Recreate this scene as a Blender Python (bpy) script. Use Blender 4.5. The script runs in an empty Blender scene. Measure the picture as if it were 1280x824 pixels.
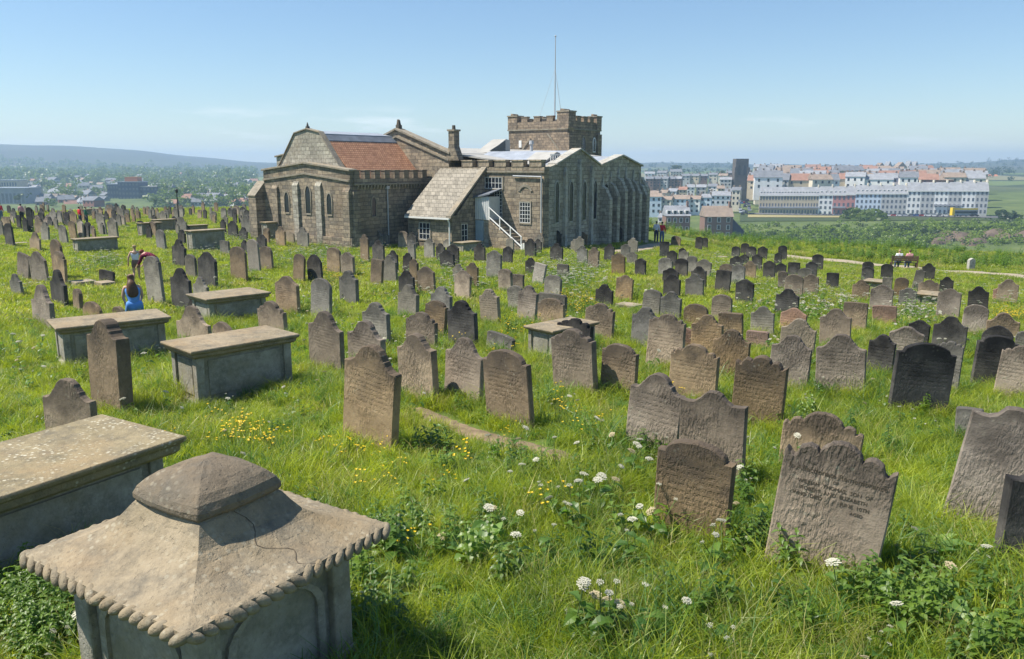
import bpy, math, random
import numpy as np
from mathutils import Vector, Matrix

random.seed(7); RNG = np.random.default_rng(11)
R = math.radians
SC = bpy.context.scene
COL = SC.collection

# ------------------------------------------------------------------ camera, sky, sun, exposure
cam_d = bpy.data.cameras.new('camera'); cam = bpy.data.objects.new('camera', cam_d); COL.objects.link(cam)
F = 1004.0; CX, CY = 640.0, 412.0; PITCH = math.atan(204/F)
cam_d.sensor_width = 36; cam_d.lens = 36*F/1280; cam_d.clip_start = .05; cam_d.clip_end = 30000
cam.location = (0, 0, 0); cam.rotation_euler = (R(90)-PITCH, 0, 0)
SC.camera = cam

SUN_EL, SUN_AZ = R(57), R(-93)          # azimuth clockwise from the view direction: sun high on the left
sun_d = bpy.data.lights.new('sun', 'SUN'); sun_d.energy = 4.3; sun_d.angle = R(.55); sun_d.color = (1, .93, .82)
sun = bpy.data.objects.new('sun', sun_d); COL.objects.link(sun)
sun.rotation_euler = Vector((-math.sin(SUN_AZ)*math.cos(SUN_EL), -math.cos(SUN_AZ)*math.cos(SUN_EL), -math.sin(SUN_EL))).to_track_quat('-Z', 'Y').to_euler()
wd = bpy.data.worlds.new('World'); SC.world = wd; wd.use_nodes = True
nt = wd.node_tree; bg = nt.nodes['Background']
sky = nt.nodes.new('ShaderNodeTexSky'); sky.sky_type = 'NISHITA'; sky.sun_disc = False
sky.sun_elevation = SUN_EL; sky.sun_rotation = SUN_AZ; sky.altitude = 60; sky.air_density = 1.15; sky.dust_density = .0; sky.ozone_density = 6.0
# thin low cloud streaks, the same all round the horizon
tc = nt.nodes.new('ShaderNodeTexCoord'); mp = nt.nodes.new('ShaderNodeMapping'); mp.inputs['Scale'].default_value = (3.2, 3.2, 26)
nz = nt.nodes.new('ShaderNodeTexNoise'); nz.inputs['Scale'].default_value = 1.7; nz.inputs['Detail'].default_value = 7; nz.inputs['Roughness'].default_value = .6
rp = nt.nodes.new('ShaderNodeValToRGB'); rp.color_ramp.elements[0].position = .57; rp.color_ramp.elements[1].position = .74
sx = nt.nodes.new('ShaderNodeSeparateXYZ'); el = nt.nodes.new('ShaderNodeValToRGB')
for p, v in ((.0, 0), (.012, .8), (.05, 1), (.075, 0)):
    e = el.color_ramp.elements.new(p); e.color = (v, v, v, 1)
el.color_ramp.elements.remove(el.color_ramp.elements[-1])
el.color_ramp.elements[0].color = (0, 0, 0, 1)
mu = nt.nodes.new('ShaderNodeMath'); mu.operation = 'MULTIPLY'; m2 = nt.nodes.new('ShaderNodeMath'); m2.operation = 'MULTIPLY'; m2.inputs[1].default_value = .5
mx = nt.nodes.new('ShaderNodeMix'); mx.data_type = 'RGBA'; mx.inputs['B'].default_value = (9.5, 9.6, 9.8, 1)
L = nt.links.new
L(tc.outputs['Generated'], mp.inputs['Vector']); L(mp.outputs[0], nz.inputs['Vector']); L(nz.outputs['Fac'], rp.inputs[0])
L(tc.outputs['Generated'], sx.inputs[0]); L(sx.outputs['Z'], el.inputs[0])
L(rp.outputs[0], mu.inputs[0]); L(el.outputs[0], mu.inputs[1]); L(mu.outputs[0], m2.inputs[0]); L(m2.outputs[0], mx.inputs['Factor'])
L(sky.outputs[0], mx.inputs['A']); L(mx.outputs['Result'], bg.inputs['Color'])
bg.inputs['Strength'].default_value = .074
SC.view_settings.view_transform = 'Standard'; SC.view_settings.look = 'None'; SC.view_settings.gamma = 1; SC.view_settings.exposure = .9
SC.render.engine = 'CYCLES'; SC.cycles.use_denoising = True
SC.cycles.max_bounces = 5; SC.cycles.diffuse_bounces = 2; SC.cycles.glossy_bounces = 1; SC.cycles.transmission_bounces = 3; SC.cycles.use_adaptive_sampling = True; SC.cycles.adaptive_threshold = .01; SC.cycles.transparent_max_bounces = 6; SC.cycles.volume_bounces = 1

# ------------------------------------------------------------------ lie of the land (camera at z = 0)
cp, sp = math.cos(PITCH), math.sin(PITCH)
def ss(t): t = np.clip(t, 0, 1); return t*t*(3-2*t)
_by = np.array([(0,2.75),(4,2.95),(6.5,3.15),(10,3.4),(13,3.6),(20,3.95),(30,4.4),(40,4.9),(52,5.35),(80,5.6),(110,5.7)])
_yl = np.linspace(0, 110, 441); _dl = np.interp(_yl, _by[:,0], _by[:,1])
_k = np.ones(25)/25; _dl = np.convolve(np.pad(_dl, 12, 'edge'), _k, 'valid')
LEFT = np.array([(0,5.5),(105,5.6),(130,13),(200,45),(380,42),(480,28),(600,25),(800,24),(1000,22),(1400,18),(2000,12),(2500,5),(3000,-2),(9000,-4)])
RIGHT = np.array([(0,6),(75,6.2),(95,16),(140,50),(290,52),(318,40),(350,33),(395,27.2),(440,25.4),(520,25),(700,22),(900,18),(1300,13),(2000,7),(2600,1),(3000,-3),(9000,-4)])
def H(x, y):
    x = np.asarray(x, float); y = np.asarray(y, float)
    d = np.interp(y, _yl, _dl) + .95*ss((x-2)/24)*ss((y-4)/30)*(1-.5*ss((y-50)/25)) - .45*ss((-x-6)/20)*ss((y-25)/25) + 1.0*ss((x-8)/14)*ss((y-42)/22)
    d = d + .05*np.sin(x*1.3+.4*y)*np.sin(y*.9-.3*x)*ss((y-3)/6)
    r = np.hypot(x, y); th = np.degrees(np.arctan2(x, y))
    rb = np.interp(th, [-60,-15,5,15,40], [105,110,95,80,64])
    lf = np.interp(r, LEFT[:,0], LEFT[:,1]); rt = np.interp(r + (75-rb)*(r < 200)*0, RIGHT[:,0], RIGHT[:,1])
    w = ss((th+9)/14); far = lf*(1-w)+rt*w
    hill = 58*np.exp(-((th+33)/9.)**2) + 24*np.exp(-((th+24)/7.)**2) + 20*np.exp(-((th-34)/5.5)**2) + 10*np.exp(-((th-12)/5.)**2)
    far = far - hill*ss((r-1900)/1000) - (r > 2000)*2.*np.sin(th*1.1)*np.sin(th*.37+1)
    far = far + (r > 500)*1.5*np.sin(x*.011)*np.sin(y*.013)
    k = ss((r-rb)/26)
    return -(d*(1-k) + np.maximum(far, d)*k*(r < 130) + far*k*(r >= 130))
def ray(px, py):
    a = (px-CX)/F; b = (CY-py)/F
    return Vector((a, cp+b*sp, -sp+b*cp))
_ts = .8*1.003**np.arange(2400)
def gnd(px, py):
    """point of the ground seen at a place in the photograph"""
    r = ray(px, py); z = r.z*_ts; h = H(r.x*_ts, r.y*_ts)
    i = int(np.argmax(z <= h)) if (z <= h).any() else len(_ts)-1
    t = _ts[i]; return Vector((r.x*t, r.y*t, float(H(r.x*t, r.y*t))))
def gnd2(px, py, lift):
    """like gnd, for a foot hidden in grass of that height"""
    r = ray(px, py); z = r.z*_ts; h = H(r.x*_ts, r.y*_ts)+lift; i = int(np.argmax(z <= h)) if (z <= h).any() else len(_ts)-1
    t = _ts[i]; return Vector((r.x*t, r.y*t, float(H(r.x*t, r.y*t))))
def proj(v):
    zc = v[1]*cp-v[2]*sp; yc = v[1]*sp+v[2]*cp
    return CX+F*v[0]/zc, CY-F*yc/zc
def zat(px, py, y):            # height of the ray at depth y
    r = ray(px, py); return r.z*y/r.y
def at_depth(px, py, y):
    r = ray(px, py); t = y/r.y; return Vector((r.x*t, y, r.z*t))

# ------------------------------------------------------------------ materials
MAT = {}
class NB:
    def __init__(s, name):
        s.m = bpy.data.materials.new(name); s.m.use_nodes = True; s.t = s.m.node_tree; s.b = s.t.nodes['Principled BSDF']
        s.b.inputs['Roughness'].default_value = .9; s.b.inputs['Specular IOR Level'].default_value = .25; MAT[name] = s.m
    def n(s, ty, **kw):
        nd = s.t.nodes.new(ty)
        for k, v in kw.items():
            if hasattr(nd, k) and not k[0].isupper(): setattr(nd, k, v)
            else: nd.inputs[k.replace('_', ' ')].default_value = v
        return nd
    def l(s, a, b): s.t.links.new(a, b)
    def noise(s, vec, scale, detail=5, rough=.6):
        nd = s.n('ShaderNodeTexNoise', Scale=scale, Detail=detail, Roughness=rough); s.l(vec, nd.inputs['Vector']); return nd.outputs['Fac']
    def ramp(s, fac, stops):
        nd = s.n('ShaderNodeValToRGB'); cr = nd.color_ramp
        while len(cr.elements) < len(stops): cr.elements.new(.5)
        for e, (p, c) in zip(cr.elements, stops):
            e.position = p; e.color = (c if isinstance(c, tuple) else (c,)*3) + (1,)
        s.l(fac, nd.inputs[0]); return nd.outputs[0]
    def mix(s, fac, a, b, mode='MIX'):
        nd = s.n('ShaderNodeMix', data_type='RGBA', blend_type=mode)
        for k, v in (('Factor', fac), ('A', a), ('B', b)):
            i = nd.inputs[k] if k != 'Factor' else nd.inputs[0]
            if k != 'Factor': i = [q for q in nd.inputs if q.name == k and q.type == 'RGBA'][0]
            if hasattr(v, 'is_linked') or hasattr(v, 'links'): s.l(v, i)
            elif isinstance(v, tuple): i.default_value = v+(1,)
            else: i.default_value = v
        return [q for q in nd.outputs if q.type == 'RGBA'][0]
    def math(s, op, a, b=0.):
        nd = s.n('ShaderNodeMath', operation=op)
        for i, v in enumerate((a, b)):
            if hasattr(v, 'links'): s.l(v, nd.inputs[i])
            else: nd.inputs[i].default_value = v
        return nd.outputs[0]
    def obj(s, rnd=True, scale=(1,1,1)):
        tc = s.n('ShaderNodeTexCoord'); v = tc.outputs['Object']
        if rnd:
            oi = s.n('ShaderNodeObjectInfo'); cm = s.n('ShaderNodeCombineXYZ'); s.rnd = oi.outputs['Random']
            a = s.math('MULTIPLY', s.rnd, 57.); s.l(a, cm.inputs[0]); s.l(a, cm.inputs[2])
            va = s.n('ShaderNodeVectorMath', operation='ADD'); s.l(v, va.inputs[0]); s.l(cm.outputs[0], va.inputs[1]); v = va.outputs[0]
        s.raw = tc.outputs['Object']
        if scale != (1,1,1):
            m = s.n('ShaderNodeMapping'); m.inputs['Scale'].default_value = scale; s.l(v, m.inputs['Vector']); v = m.outputs[0]
        return v
    def bump(s, h, strength, dist=.02):
        nd = s.n('ShaderNodeBump', Strength=strength, Distance=dist); s.l(h, nd.inputs['Height']); s.l(nd.outputs[0], s.b.inputs['Normal']); return nd
    def col(s, c): s.l(c, s.b.inputs['Base Color']) if hasattr(c, 'links') else setattr(s.b.inputs['Base Color'], 'default_value', c+(1,))

def plain(name, c, var=.25, scale=2., rough=.85, bump=.0):
    s = NB(name); v = s.obj(); n = s.noise(v, scale); lo = tuple(k*(1-var) for k in c); hi = tuple(min(1, k*(1+var)) for k in c)
    s.col(s.ramp(n, ((.3, lo), (.7, hi)))); s.b.inputs['Roughness'].default_value = rough
    if bump: s.bump(n, bump)
    return s.m

def headstone_mat(name, c1, c2, soot, sootamt, ripple, lich=.6):
    s = NB(name); v = s.obj(); raw = s.raw
    n1 = s.noise(v, 2.3, 6, .65); n2 = s.noise(v, 14, 6, .7)
    c = s.ramp(n1, ((.3, c1), (.7, c2)))
    c = s.mix(.55, c, s.ramp(n2, ((.25, .45), (.5, .95), (.8, 1.25))), 'MULTIPLY')
    hv = s.n('ShaderNodeHueSaturation'); s.l(c, hv.inputs['Color'])
    s.l(s.math('ADD', s.math('MULTIPLY', s.rnd, .55), .72), hv.inputs['Value'])
    r2 = s.math('FRACT', s.math('MULTIPLY', s.rnd, 13.7)); s.l(s.math('ADD', s.math('MULTIPLY', r2, .6), .6), hv.inputs['Saturation']); c = hv.outputs[0]
    # soot crust hanging from the head of the stone (Generated Z)
    tc = s.n('ShaderNodeTexCoord'); sp_ = s.n('ShaderNodeSeparateXYZ'); s.l(tc.outputs['Generated'], sp_.inputs[0])
    wob = s.math('ADD', sp_.outputs['Z'], s.math('MULTIPLY', s.math('SUBTRACT', s.noise(v, 3.1, 4), .5), .75))
    sf = s.math('MULTIPLY', s.ramp(wob, ((.62, 0.), (.95, 1.))), sootamt)
    c = s.mix(sf, c, soot)
    # lichen flecks
    vo = s.n('ShaderNodeTexVoronoi', Scale=16.); s.l(v, vo.inputs['Vector'])
    lf = s.math('MULTIPLY', s.ramp(vo.outputs['Distance'], ((.16, 1.), (.3, 0.))), s.ramp(s.noise(v, 4., 3), ((.52, 0.), (.7, lich))))
    c = s.mix(lf, c, (.34, .33, .25))
    # green algae near the earth
    gf = s.ramp(s.math('ADD', s.math('SUBTRACT', .34, sp_.outputs['Z']), s.math('MULTIPLY', s.math('SUBTRACT', s.noise(v, 5., 3), .5), .5)), ((.05, 0.), (.35, .35)))
    c = s.mix(gf, c, (.12, .13, .06))
    s.col(c); s.b.inputs['Roughness'].default_value = .95
    # weathered relief: wind-eaten runs, pits
    m = s.n('ShaderNodeMapping'); m.inputs['Scale'].default_value = (1, 1, .38); s.l(v, m.inputs['Vector'])
    rn = s.n('ShaderNodeTexNoise', Scale=38., Detail=4., Roughness=.55, Distortion=.35); s.l(m.outputs[0], rn.inputs['Vector'])
    amt = s.ramp(s.noise(v, 1.5, 3), ((.42, .0), (.62, 1.)))
    rp_ = s.math('MULTIPLY', s.math('MULTIPLY', s.ramp(rn.outputs['Fac'], ((.36, 0.), (.66, 1.))), amt), ripple)
    h = s.math('ADD', s.math('MULTIPLY', n2, .5), rp_); h = s.math('ADD', h, s.math('MULTIPLY', s.noise(v, 70, 3), .25))
    # worn lettering: rows of fine cuts across the upper half of some stones
    px_ = s.n('ShaderNodeSeparateXYZ'); s.l(raw, px_.inputs[0]); zr = s.math('MULTIPLY', px_.outputs[2], 17.); row = s.ramp(s.math('FRACT', zr), ((.2, 0.), (.3, 1.), (.66, 1.), (.76, 0.)))
    cb = s.n('ShaderNodeCombineXYZ'); s.l(s.math('MULTIPLY', px_.outputs[0], 62.), cb.inputs[0]); s.l(s.math('ADD', s.math('FLOOR', zr), s.math('MULTIPLY', s.rnd, 90.)), cb.inputs[2]); s.l(s.math('MULTIPLY', px_.outputs[2], 30.), cb.inputs[1])
    tn = s.n('ShaderNodeTexNoise', Scale=1., Detail=1., Roughness=.5); s.l(cb.outputs[0], tn.inputs['Vector'])
    txt = s.math('MULTIPLY', s.ramp(tn.outputs['Fac'], ((.5, 0.), (.58, 1.))), row)
    zone = s.math('MULTIPLY', s.ramp(sp_.outputs['Z'], ((.55, 0.), (.6, 1.), (.80, 1.), (.86, 0.))), s.ramp(s.math('ABSOLUTE', px_.outputs[0]), ((.26, 1.), (.33, 0.))))
    txt = s.math('MULTIPLY', s.math('MULTIPLY', txt, zone), s.ramp(s.math('FRACT', s.math('MULTIPLY', s.rnd, 5.3)), ((.3, 0.), (.5, .8))))
    h = s.math('SUBTRACT', h, txt)
    s.bump(h, .8, .017)
    return s.m
headstone_mat('stone_b', (.235,.172,.108), (.36,.272,.178), (.06,.05,.042), .8, 1.1)
headstone_mat('stone_g', (.19,.175,.145), (.31,.285,.235), (.05,.048,.044), .75, .8)
headstone_mat('stone_d', (.045,.043,.041), (.13,.12,.105), (.012,.012,.013), .9, .4, .15)
headstone_mat('stone_l', (.34,.28,.21), (.44,.37,.28), (.10,.09,.08), .45, .9)
headstone_mat('stone_r', (.27,.17,.12), (.38,.25,.18), (.05,.04,.04), .5, 1.0)

def tomb_mat(name, c1, c2, lichen=.6, green=.0):
    s = NB(name); v = s.obj()
    n1 = s.noise(v, 1.6, 7, .65); n2 = s.noise(v, 11, 7, .72)
    c = s.ramp(n1, ((.28, c1), (.72, c2))); c = s.mix(.7, c, s.ramp(n2, ((.25, .5), (.5, .95), (.8, 1.2))), 'MULTIPLY')
    c = s.mix(s.ramp(s.noise(v, 3.1, 7, .75), ((.47, 0.), (.66, .65))), c, (.10,.095,.08)); c = s.mix(s.ramp(s.noise(v, 1.1, 5, .7), ((.5, 0.), (.7, .45))), c, (.36,.25,.13))
    vo = s.n('ShaderNodeTexVoronoi', Scale=22.); s.l(v, vo.inputs['Vector'])
    lf = s.math('MULTIPLY', s.ramp(vo.outputs['Distance'], ((.2, 1.), (.36, 0.))), s.ramp(s.noise(v, 2.6, 5), ((.45, 0.), (.62, lichen))))
    c = s.mix(lf, c, (.50,.47,.36))
    if green: c = s.mix(s.ramp(s.noise(v, 2.2, 5), ((.4, 0.), (.65, green))), c, (.13,.14,.075))
    pit = s.ramp(s.noise(v, 34, 3, .6), ((.56, 0.), (.68, 1.))); c = s.mix(s.math('MULTIPLY', pit, .16), c, (.09,.075,.06)); s.col(c); h = s.math('SUBTRACT', s.math('ADD', n2, s.math('MULTIPLY', s.noise(v, 60, 4), .5)), s.math('MULTIPLY', pit, .3)); s.bump(h, .65, .016)
    return s.m
tomb_mat('slab', (.22,.18,.115), (.35,.29,.20), .4); tomb_mat('slab_lichen', (.21,.175,.10), (.33,.275,.17), 1.0)
tomb_mat('tomb_side', (.27,.25,.21), (.43,.40,.34), .35, .35); tomb_mat('cap_stone', (.14,.112,.078), (.23,.19,.135), .25)
tomb_mat('ledger', (.30,.25,.18), (.40,.34,.26), .8)
plain('inscription_dark', (.095,.075,.052), .5, 30)

def wall_mat(name, c1, c2, mortar, bw=.62, bh=.30, stain=.6):
    s = NB(name); tc = s.n('ShaderNodeTexCoord'); sx = s.n('ShaderNodeSeparateXYZ'); s.l(tc.outputs['Object'], sx.inputs[0])
    cm = s.n('ShaderNodeCombineXYZ'); s.l(s.math('ADD', sx.outputs[0], sx.outputs[1]), cm.inputs[0]); s.l(sx.outputs[2], cm.inputs[1])
    br = s.n('ShaderNodeTexBrick', Scale=1., Mortar_Size=.016, Mortar_Smooth=.3, Brick_Width=bw, Row_Height=bh); br.offset = .5; br.squash = 1.4; br.squash_frequency = 3
    br.inputs['Color1'].default_value = c1+(1,); br.inputs['Color2'].default_value = c2+(1,); br.inputs['Mortar'].default_value = mortar+(1,); br.inputs['Bias'].default_value = -.1
    # slight waviness in the coursing
    nv = s.n('ShaderNodeTexNoise', Scale=.8); s.l(tc.outputs['Object'], nv.inputs['Vector'])
    vm = s.n('ShaderNodeVectorMath', operation='MULTIPLY_ADD'); s.l(nv.outputs['Color'], vm.inputs[0]); vm.inputs[1].default_value = (.12, .06, 0); s.l(cm.outputs[0], vm.inputs[2])
    s.l(vm.outputs[0], br.inputs['Vector'])
    n1 = s.noise(tc.outputs['Object'], .55, 6, .65); n2 = s.noise(tc.outputs['Object'], 4.5, 6, .7)
    c = s.mix(.85, br.outputs['Color'], s.ramp(n2, ((.25, .4), (.5, .95), (.78, 1.5))), 'MULTIPLY')
    c = s.mix(s.ramp(n1, ((.45, 0.), (.72, stain))), c, (.045,.045,.042))
    c = s.mix(s.ramp(s.noise(tc.outputs['Object'], .33, 4), ((.55, 0.), (.75, .35))), c, (.33,.22,.13))
    s.col(c); s.bump(s.math('ADD', s.math('MULTIPLY', br.outputs['Fac'], -1.), s.math('MULTIPLY', n2, .8)), .8, .035)
    return s.m
wall_mat('church_wall', (.40,.325,.23), (.19,.165,.13), (.15,.13,.105), .46, .25, .6); wall_mat('tower_wall', (.37,.285,.20), (.19,.155,.12), (.15,.125,.1), .42, .24, .45)
wall_mat('church_grey', (.46,.43,.35), (.30,.275,.225), (.22,.205,.175), .45, .26, .4)
tomb_mat('dressed_stone', (.25,.22,.17), (.36,.32,.25), .2); tomb_mat('grey_dressing', (.38,.375,.34), (.50,.49,.44), .2); tomb_mat('dark_dressing', (.06,.055,.05), (.12,.105,.085), .1)
def roof_mat(name, c1, c2, bw, bh):
    s = NB(name); tc = s.n('ShaderNodeTexCoord'); sx = s.n('ShaderNodeSeparateXYZ'); s.l(tc.outputs['Object'], sx.inputs[0])
    cm = s.n('ShaderNodeCombineXYZ'); s.l(s.math('ADD', sx.outputs[0], sx.outputs[1]), cm.inputs[0]); s.l(s.math('SUBTRACT', sx.outputs[2], s.math('MULTIPLY', sx.outputs[0], 0)), cm.inputs[1])
    br = s.n('ShaderNodeTexBrick', Scale=1., Mortar_Size=.012, Mortar_Smooth=.2, Brick_Width=bw, Row_Height=bh)
    br.inputs['Color1'].default_value = c1+(1,); br.inputs['Color2'].default_value = c2+(1,); br.inputs['Mortar'].default_value = tuple(k*.45 for k in c2)+(1,)
    s.l(cm.outputs[0], br.inputs['Vector']); n = s.noise(tc.outputs['Object'], 3., 6, .7)
    s.col(s.mix(.8, br.outputs['Color'], s.ramp(n, ((.25, .5), (.5, 1.), (.8, 1.3))), 'MULTIPLY'))
    s.bump(s.math('ADD', s.math('MULTIPLY', br.outputs['Fac'], -1.), n), .5, .02)
roof_mat('red_tiles', (.50,.27,.16), (.37,.19,.115), .18, .14); roof_mat('stone_slates', (.33,.30,.245), (.235,.215,.175), .38, .24)
plain('lead', (.30,.33,.37), .2, 1.5, .5); plain('lead_dark', (.16,.18,.21), .2, 1.5, .6); plain('lead_pale', (.36,.355,.33), .15, 1.2, .8)
plain('white_paint', (.72,.72,.69), .06, 3, .5); plain('siding', (.55,.57,.57), .08, 3, .6); plain('blue_door', (.30,.38,.44), .1, 3, .5); plain('iron', (.03,.03,.032), .2, 8, .6); plain('pole_grey', (.42,.43,.44), .1, 6, .5)
g = NB('glass'); g.col((.02,.025,.035)); g.b.inputs['Roughness'].default_value = .12; g.b.inputs['Specular IOR Level'].default_value = .6
plain('timber', (.13,.085,.05), .3, 9); plain('rust_brown', (.16,.08,.05), .3, 6)
def leaf(name, c, trans, var=.35, rough=.42):
    s = NB(name); oi = s.n('ShaderNodeObjectInfo'); geo = s.n('ShaderNodeNewGeometry'); tc = s.n('ShaderNodeTexCoord')
    nz = s.noise(geo.outputs['Position'], .35, 4, .6); rnd = oi.outputs['Random']
    k = s.math('ADD', s.math('MULTIPLY', nz, .6), s.math('MULTIPLY', rnd, .4))
    lo = (c[0]*(1-var)*.8, c[1]*(1-var), c[2]*(1-var)); hi = (c[0]*(1+var*1.25), c[1]*(1+var*.9), c[2]*(1+var*.3))
    cc = s.ramp(k, ((.25, lo), (.75, hi))); s.col(cc); s.b.inputs['Roughness'].default_value = rough; s.b.inputs['Specular IOR Level'].default_value = .5
    tr = s.n('ShaderNodeBsdfTranslucent'); s.l(s.mix(1., cc, trans, 'MULTIPLY'), tr.inputs['Color']); mxs = s.n('ShaderNodeMixShader'); mxs.inputs[0].default_value = .48
    s.l(s.b.outputs[0], mxs.inputs[1]); s.l(tr.outputs[0], mxs.inputs[2]); out = [q for q in s.t.nodes if q.type == 'OUTPUT_MATERIAL'][0]; s.l(mxs.outputs[0], out.inputs[0])
    return s.m
leaf('grass_blade', (.265,.345,.042), (1.65,1.55,.7), .42); leaf('grass_pale', (.40,.38,.15), (1.2,1.2,.8)); leaf('grass_blue', (.13,.24,.06), (1.5,1.5,.8), .3); leaf('weed_leaf', (.12,.22,.04), (1.4,1.5,.8)); leaf('dock_leaf', (.19,.32,.09), (1.3,1.4,.8)); leaf('nettle_leaf', (.13,.22,.04), (1.4,1.5,.7))
leaf('far_leaf', (.09,.145,.035), (1.2,1.2,.7), .45); leaf('far_leaf_dark', (.055,.09,.03), (1.2,1.2,.7), .35); leaf('scrub_leaf', (.22,.31,.05), (1.2,1.2,.7), .4)
plain('umbel', (.50,.49,.385), .2, 40, .9); plain('umbel_old', (.42,.36,.22), .15, 30, .8); plain('buttercup', (.75,.52,.02), .1, 30, .5); plain('stem', (.12,.18,.05), .2, 20)
plain('bark', (.09,.07,.05), .3, 3); plain('soil', (.20,.15,.095), .35, 6, .95, .4); plain('gravel', (.33,.28,.205), .2, 9, .95, .3); plain('tarmac', (.12,.12,.125), .15, .5)
# ------------------------------------------------------------------ mesh helpers
class MB:
    def __init__(s): s.v = []; s.f = []; s.m = []
    def add(s, vs, fs, mi=0):
        o = len(s.v); s.v += [tuple(p) for p in vs]; s.f += [tuple(o+i for i in f) for f in fs]; s.m += [mi]*len(fs); return s
    def box(s, x0, x1, y0, y1, z0, z1, mi=0):
        return s.add([(x0,y0,z0),(x1,y0,z0),(x1,y1,z0),(x0,y1,z0),(x0,y0,z1),(x1,y0,z1),(x1,y1,z1),(x0,y1,z1)],
                     [(0,3,2,1),(4,5,6,7),(0,1,5,4),(1,2,6,5),(2,3,7,6),(3,0,4,7)], mi)
    def prism(s, poly, a, b, axis='y', mi=0):
        """2D outline (counter-clockwise seen from -axis) pushed from a to b"""
        f = {'y': lambda p, t: (p[0], t, p[1]), 'x': lambda p, t: (t, p[0], p[1]), 'z': lambda p, t: (p[0], p[1], t)}[axis]
        n = len(poly); vs = [f(p, a) for p in poly]+[f(p, b) for p in poly]
        return s.add(vs, [tuple(range(n)), tuple(range(2*n-1, n-1, -1))]+[(i, i+n, (i+1) % n+n, (i+1) % n) for i in range(n)], mi)
    def slab(s, pts, th, mi=0):
        """four-cornered sheet with thickness th below it"""
        n = len(pts); lo = [(p[0], p[1], p[2]-th) for p in pts]
        return s.add(list(pts)+lo, [tuple(range(n)), tuple(range(2*n-1, n-1, -1))]+[(i, i+n, (i+1) % n+n, (i+1) % n) for i in range(n)], mi)
    def tube(s, p, q, r0, r1=None, n=8, mi=0):
        r1 = r0 if r1 is None else r1; p = Vector(p); q = Vector(q); d = (q-p).normalized(); u = d.orthogonal().normalized(); w = d.cross(u)
        vs = [p+(u*math.cos(2*math.pi*i/n)+w*math.sin(2*math.pi*i/n))*r0 for i in range(n)]+[q+(u*math.cos(2*math.pi*i/n)+w*math.sin(2*math.pi*i/n))*r1 for i in range(n)]
        return s.add(vs, [tuple(range(n-1, -1, -1)), tuple(range(n, 2*n))]+[(i, (i+1) % n, (i+1) % n+n, i+n) for i in range(n)], mi)
    def ell(s, c, r, nu=10, nv=7, mi=0):
        vs = [(c[0], c[1], c[2]-r[2])]
        for j in range(1, nv):
            a = math.pi*j/nv
            vs += [(c[0]+r[0]*math.sin(a)*math.cos(2*math.pi*i/nu), c[1]+r[1]*math.sin(a)*math.sin(2*math.pi*i/nu), c[2]-r[2]*math.cos(a)) for i in range(nu)]
        vs.append((c[0], c[1], c[2]+r[2])); t = len(vs)-1; fs = [(0, 1+(i+1) % nu, 1+i) for i in range(nu)]
        for j in range(nv-2):
            fs += [(1+j*nu+i, 1+j*nu+(i+1) % nu, 1+(j+1)*nu+(i+1) % nu, 1+(j+1)*nu+i) for i in range(nu)]
        fs += [(1+(nv-2)*nu+i, 1+(nv-2)*nu+(i+1) % nu, t) for i in range(nu)]
        return s.add(vs, fs, mi)
    def mesh(s, name, mats, smooth=False, fix=True):
        me = bpy.data.meshes.new(name); me.from_pydata(s.v, [], s.f)
        for m in (mats if isinstance(mats, (list, tuple)) else [mats]): me.materials.append(MAT[m])
        if any(s.m): me.polygons.foreach_set('material_index', s.m)
        if fix:
            import bmesh
            b = bmesh.new(); b.from_mesh(me); bmesh.ops.recalc_face_normals(b, faces=b.faces); b.to_mesh(me); b.free()
        if smooth: me.polygons.foreach_set('use_smooth', [True]*len(me.polygons))
        return me
    def build(s, name, mats, parent=None, loc=(0,0,0), rz=0., smooth=False, **k):
        return link(name, s.mesh(name, mats, smooth), parent, loc, rz, **k)
def link(name, me, parent=None, loc=(0,0,0), rz=0., scale=None, bevel=0):
    o = bpy.data.objects.new(name, me); COL.objects.link(o); o.location = loc; o.rotation_euler = (0, 0, rz)
    if scale: o.scale = scale
    if parent is not None: o.parent = parent
    if bevel:
        b = o.modifiers.new('bevel', 'BEVEL'); b.width = bevel; b.segments = 2; b.limit_method = 'ANGLE'; b.angle_limit = R(35)
    return o
def empty(name, loc, rz=0.):
    o = bpy.data.objects.new(name, None); COL.objects.link(o); o.location = loc; o.rotation_euler = (0, 0, rz); o.empty_display_size = .3; return o
def tag(o, label=None, cat=None, group=None, kind=None):
    if label: o['label'] = label
    if cat: o['category'] = cat
    if group: o['group'] = group
    if kind: o['kind'] = kind
    return o
ORD = ['', 'first', 'second', 'third', 'fourth', 'fifth', 'sixth', 'seventh', 'eighth', 'ninth', 'tenth', 'eleventh', 'twelfth', 'thirteenth', 'fourteenth', 'fifteenth', 'sixteenth', 'seventeenth', 'eighteenth', 'nineteenth', 'twentieth']
def ordinal(i):
    if i <= 20: return ORD[i]
    t = {2: 'twenty', 3: 'thirty', 4: 'forty', 5: 'fifty'}[i//10]
    return t+'-'+ORD[i % 10] if i % 10 else {2: 'twentieth', 3: 'thirtieth', 4: 'fortieth', 5: 'fiftieth'}[i//10]
def rank_labels(items, tail='from left'):
    """items: (object, description, picture x). Repeats of a description are told apart by their order from the left."""
    d = {}
    for o, t, x in items: d.setdefault(t, []).append((x, o))
    for t, l in d.items():
        l.sort(key=lambda q: q[0])
        for i, (x, o) in enumerate(l):
            o['label'] = t if len(l) == 1 else ('%s, leftmost such' % t if i == 0 else '%s, %s %s' % (t, ordinal(i+1), tail))

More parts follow.
